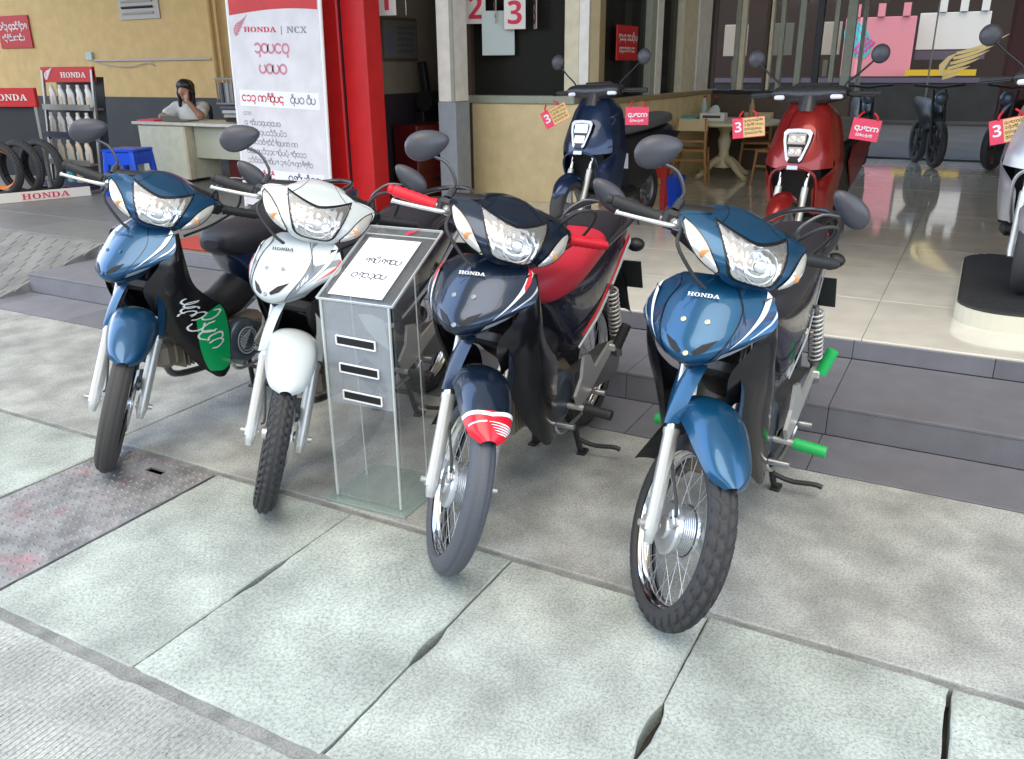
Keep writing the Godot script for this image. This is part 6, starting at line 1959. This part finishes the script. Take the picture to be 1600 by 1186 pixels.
	# face
	for s in [-1, 1]:
		obj("eye", made(func(mb): mb.ball(head + Vector3(s * 0.031, 0.008, 0.077), Vector3(0.010, 0.0045, 0.005))), M.hair, body)
		obj("eyebrow", made(func(mb): mb.tube([head + Vector3(s * 0.016, 0.026, 0.084), head + Vector3(s * 0.032, 0.031, 0.080), head + Vector3(s * 0.047, 0.025, 0.070)], 0.0022, 6)), M.hair, body)
	obj("mouth", made(func(mb): mb.ball(head + Vector3(0, -0.052, 0.082), Vector3(0.019, 0.006, 0.007))), M.lips, body)
	# shirt: a slightly larger skin over trunk and upper arms
	var sb = []
	sb.append([Vector3(0, 0.47, -0.02), Vector3(0, 0.62, 0.03), 0.160, 0.150, Vector3(1, 1, 0.83)])
	sb.append([Vector3(0, 0.62, 0.03), chest, 0.150, 0.158, Vector3(1, 1, 0.78)])
	sb.append([chest, chest + Vector3(0.003, 0.085, 0.03), 0.12, 0.085])
	sb.append([sl, sr, 0.069, 0.069])
	sb.append([sl, sl.lerp(el, 0.62), 0.066, 0.066])
	sb.append([sr, sr.lerp(er, 0.62), 0.066, 0.066])
	obj("shirt", skin_mesh(sb, 0.0125, 0.03), M.shirt, t)

# ------------------------------------------------------------------ materials
func noise_tex(seed_: int, freq: float, lo: float, hi: float, oct := 4, size := 512, kind := FastNoiseLite.TYPE_SIMPLEX_SMOOTH, tint := Color.WHITE) -> NoiseTexture2D:
	var f = FastNoiseLite.new()
	f.seed = seed_
	f.noise_type = kind
	f.frequency = freq
	f.fractal_octaves = oct
	var t = NoiseTexture2D.new()
	t.width = size; t.height = size
	t.seamless = true
	t.noise = f
	var g = Gradient.new()
	g.set_color(0, Color(lo * tint.r, lo * tint.g, lo * tint.b))
	g.set_color(1, Color(hi * tint.r, hi * tint.g, hi * tint.b))
	t.color_ramp = g
	return t

func textured(m: StandardMaterial3D, albedo: Texture2D, scale: float, detail: Texture2D = null, dscale := 1.0, rough: Texture2D = null, bump: Texture2D = null, bump_cm := 0.1) -> void:
	m.uv1_triplanar = true
	m.uv1_world_triplanar = true
	m.uv1_scale = Vector3.ONE * scale
	m.albedo_texture = albedo
	if detail:
		m.detail_enabled = true
		m.detail_blend_mode = BaseMaterial3D.BLEND_MODE_MUL
		m.detail_albedo = detail
		m.detail_uv_layer = BaseMaterial3D.DETAIL_UV_2
		m.uv2_triplanar = true
		m.uv2_world_triplanar = true
		m.uv2_scale = Vector3.ONE * dscale
	if rough:
		m.roughness_texture = rough
	if bump:
		m.heightmap_enabled = true
		m.heightmap_texture = bump
		m.heightmap_scale = bump_cm

func materials() -> void:
	var coarse = noise_tex(11, 0.009, 0.74, 1.0, 6)
	var fine = noise_tex(12, 0.05, 0.74, 1.0, 5)
	var speck = noise_tex(13, 0.11, 0.80, 1.0, 4)
	var bumpn = noise_tex(14, 0.42, 0.0, 1.0, 3)
	var blot = noise_tex(15, 0.012, 0.92, 1.0, 4)
	var stain = noise_tex(19, 0.008, 0.8, 1.0, 3)
	var sg = Gradient.new()
	sg.set_color(0, Color(0.62, 0.62, 0.63)); sg.set_color(1, Color(0.86, 0.66, 0.68))
	sg.add_point(0.55, Color(0.80, 0.80, 0.80)); sg.add_point(0.70, Color(0.78, 0.76, 0.76))
	stain.color_ramp = sg
	# worn concrete: seamless noise with grit, pale chips and faint broom scratches
	var gf = FastNoiseLite.new()
	gf.seed = 31
	gf.frequency = 0.055
	gf.fractal_octaves = 6
	gf.fractal_gain = 0.62
	var gi = gf.get_seamless_image(1024, 1024)
	gi.convert(Image.FORMAT_RGB8)
	for y in 1024:
		for x in 1024:
			var v = gi.get_pixel(x, y).r
			v = 0.85 + 0.15 * smoothstep(0.2, 0.7, v)
			gi.set_pixel(x, y, Color(v, v, v))
	var gr = RandomNumberGenerator.new()
	gr.seed = 9
	for k in 5200:
		var sz = gr.randi_range(2, 5)
		var c = gr.randf_range(0.58, 0.78) if gr.randf() < 0.6 else gr.randf_range(0.92, 1.0)
		gi.fill_rect(Rect2i(gr.randi_range(0, 1018), gr.randi_range(0, 1018), sz, gr.randi_range(2, 4)), Color(c, c, c * 0.98))
	for k in 90:
		var p = Vector2(gr.randf() * 1024, gr.randf() * 1024)
		var d = Vector2.from_angle(1.2 + gr.randf_range(-0.25, 0.25))
		var c = gr.randf_range(0.62, 0.74) if gr.randf() < 0.5 else 0.98
		for q in gr.randi_range(40, 190):
			var a = Vector2i(int(p.x + d.x * q) & 1023, int(p.y + d.y * q) & 1023)
			gi.set_pixelv(a, gi.get_pixelv(a).lerp(Color(c, c, c), 0.6))
	var grit = ImageTexture.create_from_image(gi)
	# ground
	for k in 4:
		var c: Vector3 = [Vector3(0.545, 0.61, 0.565), Vector3(0.535, 0.595, 0.55), Vector3(0.55, 0.605, 0.56), Vector3(0.50, 0.52, 0.495)][k]
		textured(mat("concrete%d" % k, c.x, c.y, c.z, 0.85), coarse, 0.55 + 0.07 * k, grit, 1.15 + 0.13 * k, null, bumpn, 0.16)
	textured(mat("concrete_broom", 0.56, 0.585, 0.56, 0.85), coarse, 0.5, grit, 1.1, null, bumpn, 0.16)
	textured(mat("mortar", 0.40, 0.41, 0.39, 0.95), coarse, 1.5, fine, 4.0, null, bumpn, 0.3)
	textured(mat("soil", 0.05, 0.05, 0.045, 0.95), coarse, 1.5)
	textured(mat("road", 0.20, 0.20, 0.20, 0.9), coarse, 0.2, fine, 2.0)
	textured(mat("road_dark", 0.05, 0.05, 0.05, 0.9), coarse, 0.2)
	textured(mat("ramp_concrete", 0.36, 0.365, 0.36, 0.9), coarse, 0.6, fine, 3.0, null, bumpn, 0.3)
	textured(mat("checker_plate", 0.62, 0.62, 0.63, 0.55, 0.2), stain, 0.9, coarse, 2.0)
	for k in 3:
		var c: float = [0.225, 0.245, 0.21][k]
		textured(mat("grey_tile%d" % k, c, c * 1.02, c * 1.17, 0.55), blot, 0.9, speck, 3.0, null, bumpn, 0.04)
	for k in 3:
		var c: float = [0.235, 0.25, 0.225][k]
		textured(mat("shop_tile%d" % k, c, c * 1.06, c * 1.08, 0.4), blot, 0.8, speck, 2.0)
	for k in 3:
		var c: float = [0.80, 0.82, 0.785][k]
		textured(mat("cream_tile%d" % k, c, c * 0.97, c * 0.86, 0.08), blot, 0.6, null, 1.0)
		M["cream_tile%d" % k].clearcoat_enabled = true
		M["cream_tile%d" % k].clearcoat = 0.5
		M["cream_tile%d" % k].clearcoat_roughness = 0.04
	textured(mat("grout", 0.16, 0.155, 0.15, 0.9), coarse, 2.0)
	# walls
	textured(mat("cream_wall", 0.70, 0.47, 0.19, 0.75), blot, 0.7)
	textured(mat("low_wall", 0.80, 0.63, 0.34, 0.6), blot, 0.8)
	textured(mat("dado", 0.030, 0.032, 0.036, 0.6), blot, 0.7, coarse, 0.4)
	textured(mat("bay_wall", 0.22, 0.175, 0.125, 0.7), blot, 0.7)
	textured(mat("bay_dado", 0.03, 0.022, 0.028, 0.6), blot, 0.7)
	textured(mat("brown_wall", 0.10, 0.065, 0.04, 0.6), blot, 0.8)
	textured(mat("rear_front2", 0.36, 0.34, 0.31, 0.8), blot, 0.3)
	textured(mat("rear_front", 0.030, 0.014, 0.010, 0.7), blot, 0.3)
	textured(mat("maroon_wall", 0.10, 0.012, 0.008, 0.5), blot, 0.6)
	textured(mat("ceiling", 0.55, 0.53, 0.48, 0.9), blot, 0.5)
	mat("facade", 0.5, 0.48, 0.44, 0.8)
	textured(mat("post_white", 0.86, 0.81, 0.72, 0.5), blot, 1.2)
	textured(mat("frame_cream", 0.74, 0.66, 0.46, 0.5), blot, 1.2)
	textured(mat("frame_tan", 0.36, 0.27, 0.13, 0.5), blot, 1.2)
	textured(mat("frame_green", 0.36, 0.38, 0.29, 0.45), blot, 1.2)
	textured(mat("post_base", 0.30, 0.33, 0.36, 0.5), blot, 1.0)
	textured(mat("red_paint", 0.62, 0.006, 0.008, 0.42), blot, 0.8)
	mat("shutter_gap", 0.015, 0.014, 0.03, 0.5)
	mat("glass", 0.05, 0.055, 0.04, 0.02, 0.0, {"alpha": 0.14, "metallic_specular": 0.12})
	mat("glass_smoke", 0.03, 0.03, 0.025, 0.03, 0.0, {"alpha": 0.55, "metallic_specular": 0.2})
	mat("acrylic", 0.86, 0.90, 0.92, 0.04, 0.0, {"alpha": 0.04, "metallic_specular": 0.4})
	mat("acrylic_reflection", 0.42, 0.47, 0.53, 0.05, 0.0, {"alpha": 0.34})  # painted reflection tint for the upper front of the stand
	mat("acrylic_edge", 0.72, 0.78, 0.76, 0.12, 0.0, {"alpha": 0.55})
	mat("acrylic_base", 0.30, 0.42, 0.40, 0.06, 0.0, {"alpha": 0.5})
	# motorcycles
	var smear = noise_tex(23, 0.02, 0.45, 1.0, 5)
	var coat = {"clearcoat_enabled": true, "clearcoat": 0.55, "clearcoat_roughness": 0.03}
	mat("paint_blue", 0.004, 0.072, 0.165, 0.34, 0.55, coat)
	mat("paint_blue_light", 0.010, 0.072, 0.165, 0.34, 0.55, coat)
	mat("paint_blue_black", 0.012, 0.026, 0.056, 0.26, 0.6, coat)
	mat("paint_white", 0.56, 0.61, 0.61, 0.3, 0.0, coat)
	mat("paint_navy", 0.006, 0.026, 0.080, 0.32, 0.55, coat)
	mat("paint_red", 0.26, 0.008, 0.008, 0.32, 0.45, coat)
	mat("paint_silver", 0.42, 0.43, 0.47, 0.34, 0.6, coat)
	mat("body_dark", 0.012, 0.013, 0.026, 0.25, 0.0, coat)
	mat("body_blue", 0.012, 0.028, 0.075, 0.28, 0.3, coat)
	mat("plastic", 0.013, 0.013, 0.015, 0.5)
	mat("plastic_sheen", 0.028, 0.028, 0.031, 0.35)
	mat("plastic_gloss", 0.007, 0.007, 0.009, 0.2)
	for k in ["plastic", "plastic_gloss", "plastic_sheen", "body_dark"]:
		M[k].uv1_triplanar = true
		M[k].uv1_scale = Vector3.ONE * 2.5
		M[k].roughness_texture = smear
		M[k].roughness *= 1.25
	mat("hole", 0.004, 0.004, 0.005, 0.6)
	textured(mat("rubber", 0.042, 0.042, 0.045, 0.7), speck, 3.0)
	textured(mat("rubber_worn", 0.085, 0.095, 0.115, 0.55), speck, 3.0)
	textured(mat("rubber_dusty", 0.06, 0.058, 0.055, 0.8), speck, 3.0)
	mat("chrome", 0.80, 0.81, 0.83, 0.09, 1.0)
	mat("alloy", 0.62, 0.64, 0.66, 0.32, 0.85)
	mat("alloy_dark", 0.26, 0.27, 0.28, 0.42, 0.8)
	mat("fork", 0.52, 0.53, 0.51, 0.36, 0.6)
	mat("steel", 0.45, 0.46, 0.48, 0.28, 0.95)
	mat("spoke", 0.40, 0.41, 0.43, 0.35, 0.8)
	mat("spring", 0.55, 0.55, 0.54, 0.35, 0.4)
	mat("lever", 0.75, 0.75, 0.73, 0.25, 0.7)
	mat("stem", 0.12, 0.12, 0.13, 0.25, 0.6)
	mat("rail", 0.05, 0.05, 0.06, 0.2, 0.5)
	mat("stand", 0.02, 0.02, 0.02, 0.4)
	mat("exhaust", 0.09, 0.09, 0.10, 0.35, 0.7)
	mat("engine_metal", 0.21, 0.18, 0.14, 0.5, 0.5)
	mat("engine_cover", 0.09, 0.12, 0.16, 0.35, 0.6)
	mat("emblem", 0.35, 0.40, 0.45, 0.4, 0.3)
	mat("mirror_shell", 0.052, 0.053, 0.064, 0.42)
	mat("mirror_glass", 0.8, 0.82, 0.85, 0.03, 1.0)
	mat("lens", 0.95, 0.97, 1.0, 0.02, 0.0, {"alpha": 0.05})
	mat("reflector", 0.62, 0.63, 0.64, 0.14, 0.95)
	mat("signal_lens", 0.56, 0.56, 0.53, 0.10, 0.25, {"clearcoat_enabled": true, "clearcoat": 1.0, "clearcoat_roughness": 0.02})
	mat("amber", 0.62, 0.28, 0.10, 0.25)
	mat("light_band", 0.86, 0.86, 0.92, 0.15)
	mat("red_lens", 0.35, 0.01, 0.01, 0.1)
	textured(mat("seat_black", 0.020, 0.018, 0.026, 0.55), speck, 6.0)
	textured(mat("seat_red", 0.58, 0.022, 0.045, 0.5), speck, 6.0)
	textured(mat("seat_grey", 0.13, 0.13, 0.13, 0.55), speck, 6.0)
	mat("grip_black", 0.02, 0.02, 0.022, 0.6)
	mat("grip_red", 0.75, 0.012, 0.03, 0.5)
	mat("green_rubber", 0.012, 0.42, 0.10, 0.45)
	mat("sticker_white", 0.78, 0.82, 0.84, 0.25)
	mat("sticker_silver", 0.50, 0.55, 0.62, 0.2, 0.5)
	mat("sticker_red", 0.72, 0.012, 0.03, 0.25)
	mat("sticker_black", 0.02, 0.02, 0.035, 0.2)
	mat("sticker_grey", 0.22, 0.25, 0.28, 0.25)
	mat("sticker_green", 0.0, 0.36, 0.11, 0.22)
	mat("sticker_navy", 0.02, 0.045, 0.10, 0.2)
	mat("screw_brass", 0.62, 0.55, 0.36, 0.3, 0.7)
	mat("screw_grey", 0.3, 0.32, 0.33, 0.35, 0.6)
	mat("plate_dark", 0.03, 0.035, 0.035, 0.5)
	# things
	mat("paper", 0.80, 0.83, 0.86, 0.7)
	mat("paper_dim", 0.50, 0.56, 0.53, 0.7)
	mat("ink", 0.05, 0.05, 0.06, 0.7)
	mat("ink_blue", 0.10, 0.10, 0.22, 0.7)
	mat("ink_grey", 0.28, 0.27, 0.31, 0.7)
	mat("ink_red", 0.62, 0.03, 0.07, 0.7)
	mat("ink_rose", 0.62, 0.24, 0.30, 0.7)
	textured(mat("banner", 0.78, 0.76, 0.77, 0.5), blot, 0.6)
	mat("white_gloss", 0.88, 0.88, 0.88, 0.3)
	mat("tag_red", 0.78, 0.06, 0.13, 0.4)
	mat("tag_yellow", 0.78, 0.52, 0.22, 0.4)
	mat("ribbon", 0.55, 0.01, 0.02, 0.5)
	mat("sign_red", 0.50, 0.010, 0.012, 0.6)
	mat("sign_white", 0.72, 0.68, 0.62, 0.5)
	mat("blue_plastic", 0.004, 0.07, 0.60, 0.3)
	mat("red_plastic", 0.50, 0.02, 0.01, 0.35)
	textured(mat("desk", 0.84, 0.83, 0.64, 0.45), blot, 1.0)
	mat("desk_shade", 0.60, 0.61, 0.47, 0.5)
	mat("wire", 0.30, 0.28, 0.27, 0.35, 0.6)
	mat("skin", 0.46, 0.24, 0.15, 0.55, 0.0, {"subsurf_scatter_enabled": true, "subsurf_scatter_strength": 0.1})
	mat("hair", 0.014, 0.010, 0.012, 0.4)
	mat("shirt", 0.86, 0.86, 0.85, 0.8)
	mat("lips", 0.40, 0.12, 0.10, 0.5)
	mat("bottle_white", 0.66, 0.66, 0.62, 0.35)
	mat("bottle_cream", 0.62, 0.50, 0.38, 0.35)
	mat("bottle_teal", 0.06, 0.42, 0.52, 0.3)
	mat("bottle_gold", 0.5, 0.42, 0.2, 0.3)
	mat("shelf_navy", 0.02, 0.02, 0.07, 0.4)
	mat("rack_grey", 0.30, 0.30, 0.28, 0.35, 0.6)
	mat("orange", 0.6, 0.22, 0.06, 0.5)
	mat("wood", 0.36, 0.18, 0.06, 0.45)
	mat("wood_pale", 0.55, 0.42, 0.22, 0.5)
	mat("table_cream", 0.60, 0.52, 0.33, 0.45)
	mat("teal", 0.10, 0.36, 0.36, 0.5)
	mat("gold", 0.75, 0.55, 0.22, 0.3, 0.6)
	mat("plate_mat", 0.030, 0.031, 0.033, 0.5)
	mat("plate_edge", 0.66, 0.64, 0.52, 0.35)
	mat("mat_red", 0.36, 0.045, 0.03, 0.9)
	mat("board_pink", 0.80, 0.30, 0.36, 0.6)
	mat("board_white", 0.78, 0.78, 0.76, 0.6)
	mat("hoarding_grey", 0.12, 0.12, 0.10, 0.6)
	mat("hoarding_violet", 0.12, 0.10, 0.15, 0.6)
	mat("yellow", 0.75, 0.50, 0.03, 0.5)
	mat("cyan", 0.1, 0.6, 0.7, 0.5)
	mat("magenta", 0.7, 0.1, 0.4, 0.5)
	mat("tool_red", 0.10, 0.006, 0.005, 0.4)
	mat("dark_metal", 0.02, 0.02, 0.022, 0.4, 0.3)
	mat("louver", 0.42, 0.38, 0.33, 0.5)
	mat("screen_dark", 0.02, 0.02, 0.025, 0.15)
